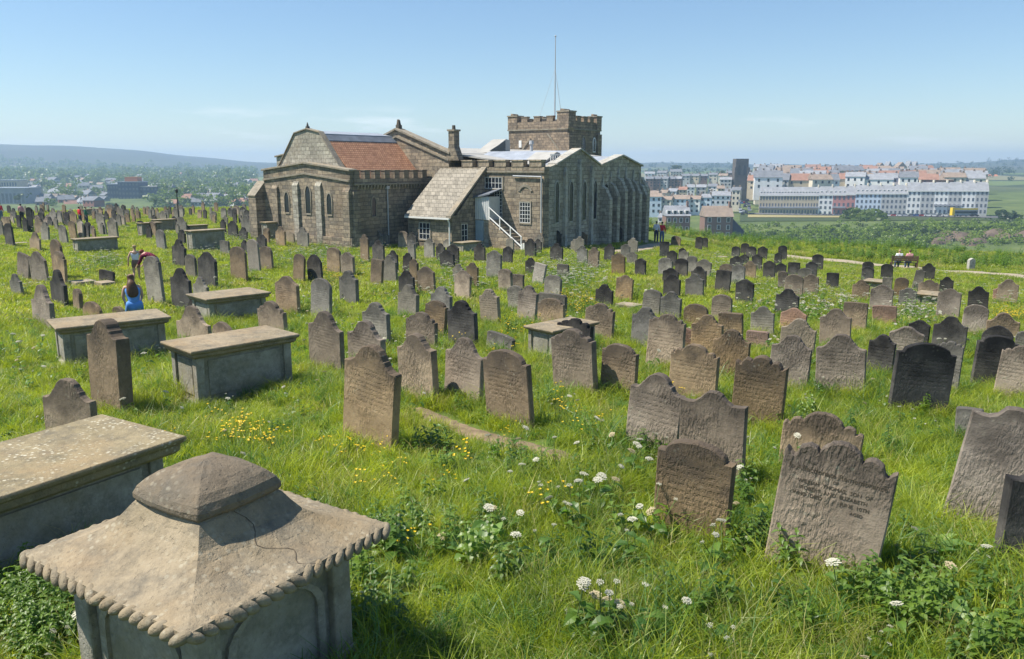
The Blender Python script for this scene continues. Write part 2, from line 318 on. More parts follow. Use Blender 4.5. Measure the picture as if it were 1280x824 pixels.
# ------------------------------------------------------------------ ground sheet out to the hills
ths = np.concatenate([np.arange(-180, -48, 6.), np.arange(-48, 48.01, .6), np.arange(54, 180, 6.)])
rs = np.concatenate([[.02], .6*1.028**np.arange(326)])
TH, RR = np.meshgrid(np.radians(ths), rs); GX = RR*np.sin(TH); GY = RR*np.cos(TH); GZ = H(GX, GY)
nr, na = TH.shape; vid = np.arange(nr*na).reshape(nr, na); nxt = np.roll(vid, -1, axis=1)
q = np.stack([vid[:-1], nxt[:-1], nxt[1:], vid[1:]], -1).reshape(-1, 4)
me = bpy.data.meshes.new('ground'); me.from_pydata(np.stack([GX, GY, GZ], -1).reshape(-1, 3).tolist(), [], q[:, ::-1].tolist())
me.polygons.foreach_set('use_smooth', [True]*len(me.polygons))
s = NB('ground_mat'); geo = s.n('ShaderNodeNewGeometry'); pos = geo.outputs['Position']
near = s.ramp(s.noise(pos, 1.2, 6, .65), ((.3, (.05,.075,.014)), (.55, (.11,.16,.026)), (.75, (.16,.18,.05))))
vo = s.n('ShaderNodeTexVoronoi', Scale=.0042); nv = s.n('ShaderNodeTexNoise', Scale=.004); s.l(pos, nv.inputs['Vector'])
vm = s.n('ShaderNodeVectorMath', operation='MULTIPLY_ADD'); s.l(nv.outputs['Color'], vm.inputs[0]); vm.inputs[1].default_value = (120,120,0); s.l(pos, vm.inputs[2]); s.l(vm.outputs[0], vo.inputs['Vector'])
hsv = s.n('ShaderNodeSeparateColor'); s.l(vo.outputs['Color'], hsv.inputs[0])
field = s.ramp(hsv.outputs[0], ((.0, (.045,.075,.025)), (.3, (.10,.145,.04)), (.55, (.14,.17,.06)), (.75, (.19,.18,.09)), (1., (.05,.07,.03))))
ve = s.n('ShaderNodeTexVoronoi', Scale=.0042, feature='DISTANCE_TO_EDGE'); s.l(vm.outputs[0], ve.inputs['Vector'])
field = s.mix(s.ramp(ve.outputs['Distance'], ((.03, 1.), (.07, 0.))), field, (.025,.04,.016))
field = s.mix(s.ramp(s.noise(pos, .0016, 5, .6), ((.48, 0.), (.6, .9))), field, (.04,.045,.03))
ln = s.n('ShaderNodeVectorMath', operation='LENGTH'); s.l(pos, ln.inputs[0])
mid = s.ramp(s.noise(pos, .06, 6, .65), ((.3, (.05,.075,.022)), (.55, (.10,.135,.035)), (.75, (.15,.165,.06))))
c = s.mix(s.ramp(s.math('DIVIDE', ln.outputs['Value'], 200.), ((.35, 0.), (.6, 1.))), near, mid)
c = s.mix(s.ramp(s.math('DIVIDE', ln.outputs['Value'], 2000.), ((.3, 0.), (.5, 1.))), c, field)
moor = s.ramp(s.noise(pos, .0011, 6, .6), ((.35, (.03,.035,.028)), (.55, (.05,.05,.036)), (.7, (.07,.09,.04))))
c = s.mix(s.ramp(s.math('DIVIDE', ln.outputs['Value'], 4000.), ((.46, 0.), (.56, .85))), c, moor)
s.col(c); s.bump(s.noise(pos, 9, 5, .7), .6, .05)
me.materials.append(MAT['ground_mat']); tag(link('ground', me), kind='structure')

# air: one closed box of even haze round the whole place
hz = MB().box(-5200, 5200, -5200, 5200, -75, 82)
s = NB('haze_air'); s.t.nodes.remove(s.b); pv = s.t.nodes.new('ShaderNodeVolumePrincipled'); pv.inputs['Color'].default_value = (.52,.73,1,1); pv.inputs['Density'].default_value = 3.2e-4; pv.inputs['Anisotropy'].default_value = .2
s.t.links.new(pv.outputs[0], [q for q in s.t.nodes if q.type == 'OUTPUT_MATERIAL'][0].inputs['Volume'])
HAZE = hz.build('haze', 'haze_air'); tag(HAZE, 'thin blue summer haze over the valley and hills', 'haze', kind='stuff')

# ------------------------------------------------------------------ footpaths
def strip(name, pts, w, mat, lift=.03, n=10):
    P = [gnd(*p) for p in pts]; vs = []; Q = []
    for a, b in zip(P, P[1:]):
        for i in range(n): Q.append(a.lerp(b, i/n))
    Q.append(P[-1]); fs = []
    for i, p in enumerate(Q):
        d = (Q[min(i+1, len(Q)-1)]-Q[max(i-1, 0)]); d.z = 0; d.normalize(); nrm = Vector((d.y, -d.x, 0)); ww = w*(.85+.3*random.random())/2
        for k in (-1, -.4, .4, 1):
            a = p+nrm*k*ww; vs.append((a.x, a.y, float(H(a.x, a.y))+lift+(.0 if abs(k) < .9 else -.05)))
    for i in range(len(Q)-1):
        for k in range(3): fs.append((i*4+k, i*4+k+1, i*4+5+k, i*4+4+k))
    o = MB().add(vs, fs).build(name, mat, smooth=True); tag(o, kind='structure'); return Q
PATH1 = strip('gravel_path', [(972,320),(1060,327.5),(1130,333.5),(1210,341),(1300,350)], 1.7, 'gravel', .08)
PATH2 = strip('trodden_path', [(520,512),(560,530),(610,548),(680,566),(720,578)], .45, 'soil', .03)
PATH3 = strip('church_path', [(770,316),(812,309),(835,304)], 1.6, 'gravel')
PATHPTS = [(p, w) for P, w in ((PATH1, 1.3), (PATH2, .26), (PATH3, 1.2)) for p in P]
# ------------------------------------------------------------------ headstones
def arc(cx, cz, r, a0, a1, n, rz=None):
    rz = r if rz is None else rz
    return [(cx+r*math.cos(R(a0+(a1-a0)*i/n)), cz+rz*math.sin(R(a0+(a1-a0)*i/n))) for i in range(n+1)]
def outline(shape, w, h):
    """right half of the head from the side edge up to the crown: list of (x, z); mirrored by the caller"""
    a = w/2
    if shape == 'A': pts = arc(0, h-a*.62, a, 0, 90, 8, a*.62)
    elif shape == 'R': pts = [(a, h-.36*a), (.80*a, h-.36*a)] + arc(0, h-.36*a, .80*a, 6, 90, 8, .36*a)
    elif shape == 'S': pts = [(a, h-.66*a), (.985*a, h-.61*a), (.93*a, h-.60*a), (.82*a, h-.60*a), (.70*a, h-.55*a), (.60*a, h-.46*a), (.545*a, h-.36*a), (.50*a, h-.34*a)] + arc(0, h-.38*a, .46*a, 16, 90, 7, .38*a)
    elif shape == 'O': pts = [(a, h-.50*a), (.93*a, h-.43*a), (.75*a, h-.36*a), (.55*a, h-.25*a), (.36*a, h-.11*a), (.2*a, h-.03*a), (0, h)]
    elif shape == 'P': pts = [(a, h-.75*a), (.86*a, h-.52*a), (.6*a, h-.26*a), (.3*a, h-.08*a), (0, h)]
    elif shape == 'F': pts = [(a, h-.10*a), (.9*a, h-.02*a), (.4*a, h), (0, h)]
    elif shape == 'T': pts = [(a, h-.46*a), (.985*a, h-.40*a), (.93*a, h-.385*a), (.87*a, h-.42*a), (.82*a, h-.44*a)] + arc(.66*a, h-.42*a, .17*a, 20, 140, 5, .17*a) + arc(0, h-.34*a, .50*a, 14, 90, 7, .34*a)
    elif shape == 'W': pts = [(a, h-.36*a), (.985*a, h-.325*a), (.94*a, h-.35*a), (.89*a, h-.415*a), (.83*a, h-.43*a), (.78*a, h-.40*a)] + arc(.56*a, h-.385*a, .215*a, 15, 150, 6, .215*a) + arc(0, h-.30*a, .365*a, 12, 90, 7, .30*a)
    elif shape == 'C': pts = [(a, h-.33*a), (.8*a, h-.37*a), (.6*a, h-.36*a), (.42*a, h-.27*a)] + arc(0, h-.2*a, .33*a, 25, 90, 6, .2*a)
    return pts
def stone_mesh(shape, w, h, t, depth=.35, seed=0, chip=.004):
    rr = random.Random(seed); half = outline(shape, w, h)
    half = [(x+rr.uniform(-chip, chip), z+rr.uniform(-chip, chip)) for x, z in half]; half[-1] = (0, h)
    left = [(-x+rr.uniform(-chip, chip), z+rr.uniform(-chip, chip)) for x, z in half[:-1]]
    zb = half[0][1]; side = [(w/2+rr.uniform(-chip, chip), -depth+(zb+depth)*k/4) for k in range(4)]; sl = [(-w/2+rr.uniform(-chip, chip), -depth+(zb+depth)*k/4) for k in range(3, -1, -1)]
    poly = side+half+left[::-1]+sl; n = len(poly); cxm = 0; czm = (h-depth)/2; b = .012
    def inset(p, d):
        k = 1-d/(w/2); return (p[0]*k, czm+(p[1]-czm)*(1-d/(h/2+depth/2)))
    rings = [(inset(q, b), -t/2) for q in poly], [(q, -t/2+b) for q in poly], [(q, t/2-b) for q in poly], [(inset(q, b), t/2) for q in poly]
    vs = []
    for rg in rings: vs += [(q[0], y, q[1]) for q, y in rg]
    fs = [tuple(range(n))]+[tuple(range(4*n-1, 3*n-1, -1))]
    for k in range(3): fs += [(k*n+i, (k+1)*n+i, (k+1)*n+(i+1) % n, k*n+(i+1) % n) for i in range(n)]
    m = MB(); m.add(vs, fs); return m
# (left, right, top, foot) as seen in the photograph, head shape, tone[, yaw change, lean in degrees to the right]
ST = '''
420 503 428 549 S b 2 7;498 551 417 492 S b;553 604 422 496 S b;606 671 437 523 R b;385 433 388 456 S b 0 3;434 484 400 450 S b;453 490 378 428 S g
506 547 390 432 T b;527 559 376 415 R b 0 4;560 599 375 427 S d;600 628 361 400 S l;634 656 357 385 R g;644 672 357 397 S b 0 3;672 709 367 394 F g;671 707 373 404 R b
690 750 411 485 T b;693 740 398 440 W d;748 797 430 486 R b;728 768 379 420 T b 0 3;743 767 355 381 S d;768 791 344 374 T b;800 826 362 396 A g;824 852 364 400 S g
0 16 271 284 F b;6 21 279 306 A d 0 -7;34 43 259 288 P d 30;43 56 272 290 S b;51 63 277 299 S g;47 58 260 278 S d;62 72 260 281 S g;72 80 263 278 A g;80 88 265 281 A d
74 87 281 303 A g;87 98 276 297 A b;97 106 277 297 A l;105 113 278 297 A d;121 137 266 291 O g 0 -6;135 150 272 297 O g 0 -4;37 52 290 311 S b
19 40 317 346 F b 0 8;40 63 314 352 O b;64 86 299 346 A b;65 87 314 354 R b;63 87 337 377 S d;14 31 342 367 S g;123 144 338 353 F d;40 70 356 402 S b;91 105 361 385 A b
103 129 377 395 A b;140 159 383 396 A b;113 168 400 507 S b 10;56 125 474 548 S b 22
215 234 299 332 S d;222 233 287 304 S d;232 248 318 347 A g;248 273 315 358 O d;184 209 320 378 R g;214 242 335 384 S d;241 262 346 368 S g;288 311 308 348 A b;301 311 300 315 S d
311 327 299 338 A l;196 209 287 310 A g;275 288 301 317 F g;220 236 271 290 S g;285 299 276 295 O d;298 310 284 300 S d;300 320 269 292 S g
329 338 285 304 A b;344 358 283 307 S b;358 369 289 303 A l;371 387 284 307 S g;386 399 282 299 O d;395 414 291 302 F d;443 456 284 304 A g;450 463 293 327 S b;464 480 288 307 S g;465 482 300 326 S d
461 480 324 356 F b 0 4;364 383 317 351 A b 0 6;384 406 318 352 P d 0 -4;408 428 309 340 A b 0 3;426 445 315 342 O b;424 450 338 377 S g;325 343 308 335 A b;320 334 293 311 O d
345 376 345 388 O b;387 416 348 394 A g;323 361 376 413 T b;221 266 382 424 S b;264 293 403 420 A b;231 260 370 392 S d
497 510 289 310 A b;509 522 290 312 S d;510 521 301 324 S g;530 544 298 322 S g;545 558 304 325 S d;550 570 312 335 O d;559 575 305 331 O d;553 565 299 310 O g;592 608 304 326 S d
607 628 313 346 O g;627 641 308 329 O d;485 499 313 341 S d;478 498 319 351 S g;502 515 316 341 S d;510 525 323 358 S b 0 5;498 520 338 367 S d;522 546 333 364 O b;566 582 330 352 S g
567 589 338 371 O b;582 599 328 356 S b;623 642 336 363 A b;537 566 358 402 S g;496 524 356 391 S g;605 643 417 433 F g 0 6;634 646 359 378 R g
656 671 298 320 S d;687 704 304 326 S d;721 735 307 328 S g;734 749 309 335 S b;656 671 322 342 S d;662 682 329 353 F l 0 9;696 712 330 347 F g;640 656 343 359 F b;679 702 344 372 A g
764 782 316 342 O b;775 788 305 320 O g;783 797 315 329 O g;793 808 323 343 O d;754 768 305 324 S d;787 822 384 426 S g
838 851 295 307 A b;868 878 296 311 A d;877 885 297 309 A d;847 857 310 323 O d;848 861 313 328 O g;832 846 313 332 O d;822 841 322 343 R g;843 860 323 344 A d;858 872 320 341 A g;869 889 324 345 O g
827 848 335 353 O d;828 851 343 369 S d;863 884 333 359 S d;856 880 342 369 S g;892 913 338 363 F d;918 942 349 377 O d;898 916 330 346 A b;913 931 331 353 A g;929 945 326 347 S b;911 929 320 336 O d
924 936 318 330 O d;914 925 308 321 A d;925 936 304 316 A d;932 945 308 323 A d;946 959 308 323 O d;939 953 318 337 O d;953 969 326 347 O d;888 915 368 397 A b;824 836 302 320 F d 25
972 984 307 325 A d;967 977 316 330 O d;969 983 329 342 O d;984 1000 328 344 F d;1014 1029 318 336 A d;1006 1021 327 346 O d;997 1016 335 347 A g;1032 1048 341 360 F d;1003 1024 343 368 O b;979 1003 343 374 A b;972 985 339 360 A b;967 998 361 391 S d
1077 1092 327 340 A d;1076 1092 333 352 O d;1100 1116 330 349 A d;1064 1087 350 375 S b;1086 1115 356 387 O b;1102 1115 347 364 F g;1052 1083 378 409 F b;1089 1121 382 404 F r
1151 1168 329 349 S d;1137 1153 336 361 C g 0 8;1115 1134 347 372 A b;1147 1174 350 367 T b;1174 1192 346 365 S d;1122 1145 360 382 T g;1169 1199 361 396 O b;1208 1235 358 390 S d;1200 1233 381 414 A b;1245 1272 349 377 S b;1240 1258 359 376 O r;1231 1273 391 422 S b
1107 1153 408 444 O b;1131 1160 400 434 O d;1162 1206 396 440 S d;1107 1185 429 508 R d 22 4;1163 1199 427 484 W g;1080 1117 418 464 S d;1211 1264 419 476 R d 18 3;1225 1266 407 434 P d;1238 1296 432 491 T b 0 4;1266 1292 414 438 A g
805 854 393 456 T b;862 904 394 442 S b;853 885 380 404 A b;897 930 391 422 F b;888 936 412 471 S b;833 897 430 492 T b 0 2;910 980 443 524 W b 0 3;937 968 383 417 S g;932 962 414 431 F r;850 862 410 434 A r
973 1008 385 410 O r;971 1018 398 442 S l 0 3;957 1011 419 481 S b;1023 1064 386 428 S b;1017 1083 418 488 S b
776 852 466 556 S b 0 4;846 932 489 586 C b;811 914 549 656 R b 0 3;944 1100 552 702 W b 0 6;970 1075 515 575 T b 0 3;1165 1292 505 647 C b 0 8;1195 1225 510 540 F g;1240 1330 586 698 C d 24 2
'''
TONE = {'b': 'brown', 'g': 'grey', 'd': 'soot-black', 'l': 'pale buff', 'r': 'reddish'}  # d: soot-blackened stone; on some right-turned stones, shade painted as dark tone
SHAPE = {'A': 'round-topped', 'R': 'arch-topped shouldered', 'S': 'scroll-shouldered', 'O': 'ogee-topped', 'P': 'pointed', 'F': 'flat-topped', 'T': 'triple-lobed', 'W': 'scalloped', 'C': 'swept-shouldered'}
def region(x, yb):
    if yb > 500: return 'in the left foreground grass' if x < 700 else 'in the right foreground grass'
    if x < 320 and yb < 300: return 'in the crowded far left'
    if x < 320 and yb < 350: return 'around the visitors'
    if x < 320: return 'among the left chest tombs'
    if yb < 345:
        if x < 470: return 'before the chancel'
        if x < 640: return 'before the slate-roofed vestry'
        if x < 815: return 'before the buttressed north wall'
        if x < 890: return 'on the lawn right of the church'
        return 'in the dark far cluster' if x < 1040 else 'near the far right path'
    if x < 480: return 'in rows below the chancel'
    if x < 660: return 'in rows below the vestry'
    if x < 860: return 'in rows below the tower'
    if x < 1040: return 'in middle rows right of church'
    return 'in the packed rows at right'
STONES = []; lab = []
rows = [r.split() for r in ST.replace('\n', ';').split(';') if r.strip()]
# small upright stones crowding the far edge of the yard on the left and beyond the first rows
fr = random.Random(5)
for i in range(44):
    x = fr.uniform(2, 318); yb = fr.uniform(267, 282) if i < 34 else fr.uniform(278, 294)
    hh = fr.uniform(8, 14)*(1+.25*(yb-270)/20); ww = hh*fr.uniform(.6, .8)
    rows.append(['%.1f' % x, '%.1f' % (x+ww), '%.1f' % (yb-hh), '%.1f' % yb, fr.choice('SAOSR'), fr.choice('gbddgb'), '0', '%.1f' % fr.uniform(-6, 6)])
FARM = MB()
for i in range(120):
    if i < 70: x, yb = fr.uniform(0, 322), fr.uniform(264, 276)
    elif i < 100: x, yb = fr.uniform(0, 330), fr.uniform(276, 300)
    else: x, yb = fr.uniform(440, 800), fr.uniform(296, 318)
    hh = fr.uniform(8, 13)*(1+.6*max(0, yb-270)/30); g_ = gnd2(x, yb, .1); h = zat(x, yb-hh, g_.y)-g_.z; w = h*fr.uniform(.55, .75); m = stone_mesh(fr.choice('SAOSR'), w, h, .1, .3, i, .01); a = R(38+fr.uniform(-8, 8))
    M = Matrix.Translation(g_) @ Matrix.Rotation(-a, 4, 'Z') @ Matrix.Rotation(R(fr.uniform(-5, 5)), 4, 'Y'); FARM.add([M @ Vector(v) for v in m.v], m.f, fr.choice((0, 1, 1, 2)))
for i, r in enumerate(rows):
    x0, x1, yt, yb = map(float, r[:4]); shp, tone = r[4], r[5]; yaw = float(r[6]) if len(r) > 6 else 0.; lean = float(r[7]) if len(r) > 7 else 0.
    rr = random.Random(i*7+1); cx = (x0+x1)/2
    g_ = gnd2(cx, yb, .13 if yb > 300 else .10); a = R(41-9*float(ss((cx-600)/400))-yaw+rr.uniform(-5, 5)); u = g_.x/g_.y; dsc = (g_.y*cp-g_.z*sp)/F
    h = zat(cx, yt, g_.y)-g_.z; t = rr.uniform(.085, .13) if h > .6 else .10
    if x0 == 113: t = .2
    lr = R(lean if lean else rr.uniform(-2.5, 2.5))
    w = ((x1-x0)*dsc - t*max(0, math.sin(a)-u*math.cos(a)) - abs(math.sin(lr))*h*.8)/(math.cos(a)+u*math.sin(a)); w = min(max(w, .3), 1.35)
    me = stone_mesh(shp, w, h, t, .45, i, .004 if h > .5 else .008).mesh('headstone', 'stone_'+tone)
    o = link('headstone', me, None, g_); o.rotation_mode = 'YXZ' if False else 'XYZ'
    M = Matrix.Rotation(-a, 4, 'Z') @ Matrix.Rotation(R(rr.uniform(-4, 3)), 4, 'X') @ Matrix.Rotation(lr, 4, 'Y'); o.rotation_euler = M.to_euler()
    o['category'] = 'headstone'; o['group'] = 'headstones in the churchyard'
    d = '%s %s headstone%s %s' % (TONE[tone], SHAPE[shp], ' leaning right' if lean >= 5 else ' leaning left' if lean <= -4 else '', region(cx, yb))
    lab.append((o, d, cx)); STONES.append((g_, a, w, t, h, o, x0))
rank_labels(lab)
tag(FARM.build('distant_headstones', ['stone_b', 'stone_g', 'stone_d']), 'mass of small weathered headstones at the far edge of the churchyard', 'headstones', kind='stuff')
# the lettered stone in the right foreground
for g_, a, w, t, h, o, x0 in STONES:
    if x0 == 944:
        o['label'] = 'brown scalloped headstone with a legible carved inscription, right foreground'
        def carve(txt, z, size, x=0., rot=0.):
            cu = bpy.data.curves.new('inscription', 'FONT'); cu.body = txt; cu.size = size; cu.align_x = 'CENTER'; cu.extrude = .0015; cu.materials.append(MAT['inscription_dark'])
            tmp = bpy.data.objects.new('tmp', cu); c = bpy.data.objects.new('inscription', bpy.data.meshes.new_from_object(tmp)); bpy.data.objects.remove(tmp); COL.objects.link(c); c.parent = o; c.location = (x, -t/2-.0012, z); c.rotation_euler = (R(90), 0, 0)
        hh = h
        carve('In Affectionate Remembrance', hh-.27, .058); carve('OF', hh-.315, .032); carve('WILLIAM  THOMAS,  SON  OF', hh-.365, .04)
        carve('ROBERT  AND  ELIZABETH', hh-.415, .04); carve('WHO  DIED', hh-.465, .04, -.18); carve('JUNE  10TH', hh-.465, .04, .16); carve('AGED', hh-.515, .034, .18)

# ------------------------------------------------------------------ chest tombs
def chest(name, loc, a, Lw, Wd, H_, label, lidmat='slab', body=None, ov=.10, th=.11, group='chest tombs'):
    """a: compass of the long axis, clockwise from the view; loc on the ground under the middle; H_ lid top above ground"""
    e = empty(name, loc, -a); tag(e, label, 'tomb', group); x, y = Wd/2, Lw/2; m = MB()
    prof = [(0, H_), (-.012, H_-.02), (0, H_-.05), (.03, H_-.07), (.035, H_-th), (.07, H_-th-.03)]
    vs = []; fs = []
    for d, z in prof: vs += [(-x+d, -y+d, z), (x-d, -y+d, z), (x-d, y-d, z), (-x+d, y-d, z)]
    fs.append((0, 1, 2, 3)); n = len(prof)
    for k in range(n-1): fs += [(k*4+i, k*4+(i+1) % 4, k*4+4+(i+1) % 4, k*4+4+i) for i in range(4)]
    fs.append(tuple(range(4*n-1, 4*n-5, -1)))
    m.add(vs, fs).build('lid', lidmat, e, bevel=.006)
    bx, by = x-ov, y-ov; top = H_-th-.03; sm = body or 'tomb_side'
    MB().box(-bx+.035, bx-.035, -by+.035, by-.035, -.3, top).build('body', sm, e)
    MB().box(-bx-.03, bx+.03, -by-.03, by+.03, -.35, .07).build('plinth', sm, e, bevel=.012)
    pw = .13 if Wd > .8 else .09
    pm = MB().box(0, pw, 0, pw, .07, top).mesh('pilaster', sm)
    for px_, py_ in ((-bx, -by), (bx-pw, -by), (-bx, by-pw), (bx-pw, by-pw)): link('pilaster', pm, e, (px_, py_, 0), bevel=.01)
    pn = MB().box(-.012, .012, -(by-pw-.07), by-pw-.07, .14, top-.06).mesh('side_panel', sm); pe = MB().box(-(bx-pw-.06), bx-pw-.06, -.012, .012, .14, top-.06).mesh('end_panel', sm)
    link('side_panel', pn, e, (bx-.030, 0, 0), bevel=.006); link('side_panel', pn, e, (-bx+.030, 0, 0), bevel=.006); link('end_panel', pe, e, (0, -by+.030, 0), bevel=.006); link('end_panel', pe, e, (0, by-.030, 0), bevel=.006)
    return e
BLOCK = []      # footprints kept clear of grass: (x, y, cos, sin, half width, half length)
def chest_at(name, cx, cy, zl, adeg, Lw, Wd, label, **k):
    z = float(H(cx, cy)); chest(name, (cx, cy, z), R(adeg), Lw, Wd, zl-z, label, **k); BLOCK.append((cx, cy, R(adeg), Wd/2-.1, Lw/2-.1))
chest_at('chest_tomb', -4.47, 12.51, -2.67, 44, 1.80, 1.06, 'grey chest tomb with long pale slab, nearest of the three in the left midground')
chest_at('chest_tomb', -7.87, 15.43, -2.90, 53, 2.0, 1.12, 'chest tomb with pale slab behind a tall narrow headstone at left')
chest_at('chest_tomb', -7.47, 20.95, -3.27, 46, 1.75, 1.25, 'chest tomb with pale slab and panelled side beside the black stones at left')
chest_at('pedestal_tomb', 1.02, 16.07, -3.14, 46, 1.40, .80, 'small tomb with pinkish slab among the middle headstones', ov=.06, th=.06)
# big tomb running out of the picture on the left
A0 = R(31); Wv = Vector((math.sin(A0), math.cos(A0))); Nv = Vector((math.cos(A0), -math.sin(A0)))
rc = Vector((-2.91, 6.82)); ctr = rc-Nv*.62-Wv*1.1
chest_at('chest_tomb', ctr.x, ctr.y, -2.35, 31, 2.2, 1.24, 'large lichened chest tomb running off the left edge of the foreground', lidmat='slab_lichen', ov=.14, th=.13)
# more chest and table tombs, from their place in the photograph: left, right, lid, foot
ct = [(88,153,297,316,'long dark chest tomb behind the visitors at far left'), (232,285,287,313,'pale-lidded chest tomb with two panels left of the chancel'), (189,222,274,291,'distant slab-topped tomb in the far left crowd'),
      (171,205,278,295,'dark chest tomb in the far left crowd, overgrown with flowers'), (326,359,277,302,'table tomb right against the chancel buttress'), (400,425,279,301,'pale chest tomb under the right chancel window'),
      (567,602,302,317,'broad table tomb before the white lobby door'), (543,567,294,306,'small table tomb by the vestry wall'), (1080,1106,350,364,'pale-lidded tomb behind brown stones at right'),
      (1147,1177,366,385,'small dark chest tomb in the right-hand rows'), (103,131,261,272,'far table tomb on the left skyline of the yard'), (232,262,281,292,'half-hidden table tomb behind the two-panelled tomb at left')]
for x0, x1, yl, yb, lb in ct:
    g_ = gnd((x0+x1)/2, yb-1); u = g_.x/g_.y; d = (g_.y*cp-g_.z*sp)/F; a = R(42); Wd = .85 if x1-x0 > 30 or x0 > 500 else .75
    Lw = max(.9, ((x1-x0)*d-Wd*(math.cos(a)+u*math.sin(a)))/(math.sin(a)-u*math.cos(a))); Lw = min(Lw, 2.3)
    chest_at('chest_tomb', g_.x, g_.y, zat((x0+x1)/2, yl, g_.y), 42, Lw, Wd, lb, th=.08, ov=.08)
# ledger slabs lying in the grass
ld = [(0,37,307,'flat pale ledger slab lying in grass at the far left edge'), (87,122,360,'pale flat ledger slab left of the woman in blue'), (121,143,361,'shorter ledger slab next to the woman in blue'),
      (893,911,324,'flat slab in the grass before the dark far cluster'), (773,800,387,'reddish ledger slab in rows below the tower'), (1046,1073,375,'reddish slab topped with moss in the rows at right')]
for x0, x1, yb, lb in ld:
    g_ = gnd((x0+x1)/2, yb); u = g_.x/g_.y; d = (g_.y*cp-g_.z*sp)/F; a = R(42); Wd = .7
    Lw = min(max(.5, ((x1-x0)*d-Wd*(math.cos(a)+u*math.sin(a)))/(math.sin(a)-u*math.cos(a))), 2.)
    o = MB().box(-Wd/2, Wd/2, -Lw/2, Lw/2, -.2, .26 if x0 > 80 and x0 < 130 else .17).build('ledger_slab', 'ledger', None, g_, -a, bevel=.015); tag(o, lb, 'tomb slab', 'ledger slabs'); BLOCK.append((g_.x, g_.y, a, Wd/2, Lw/2))

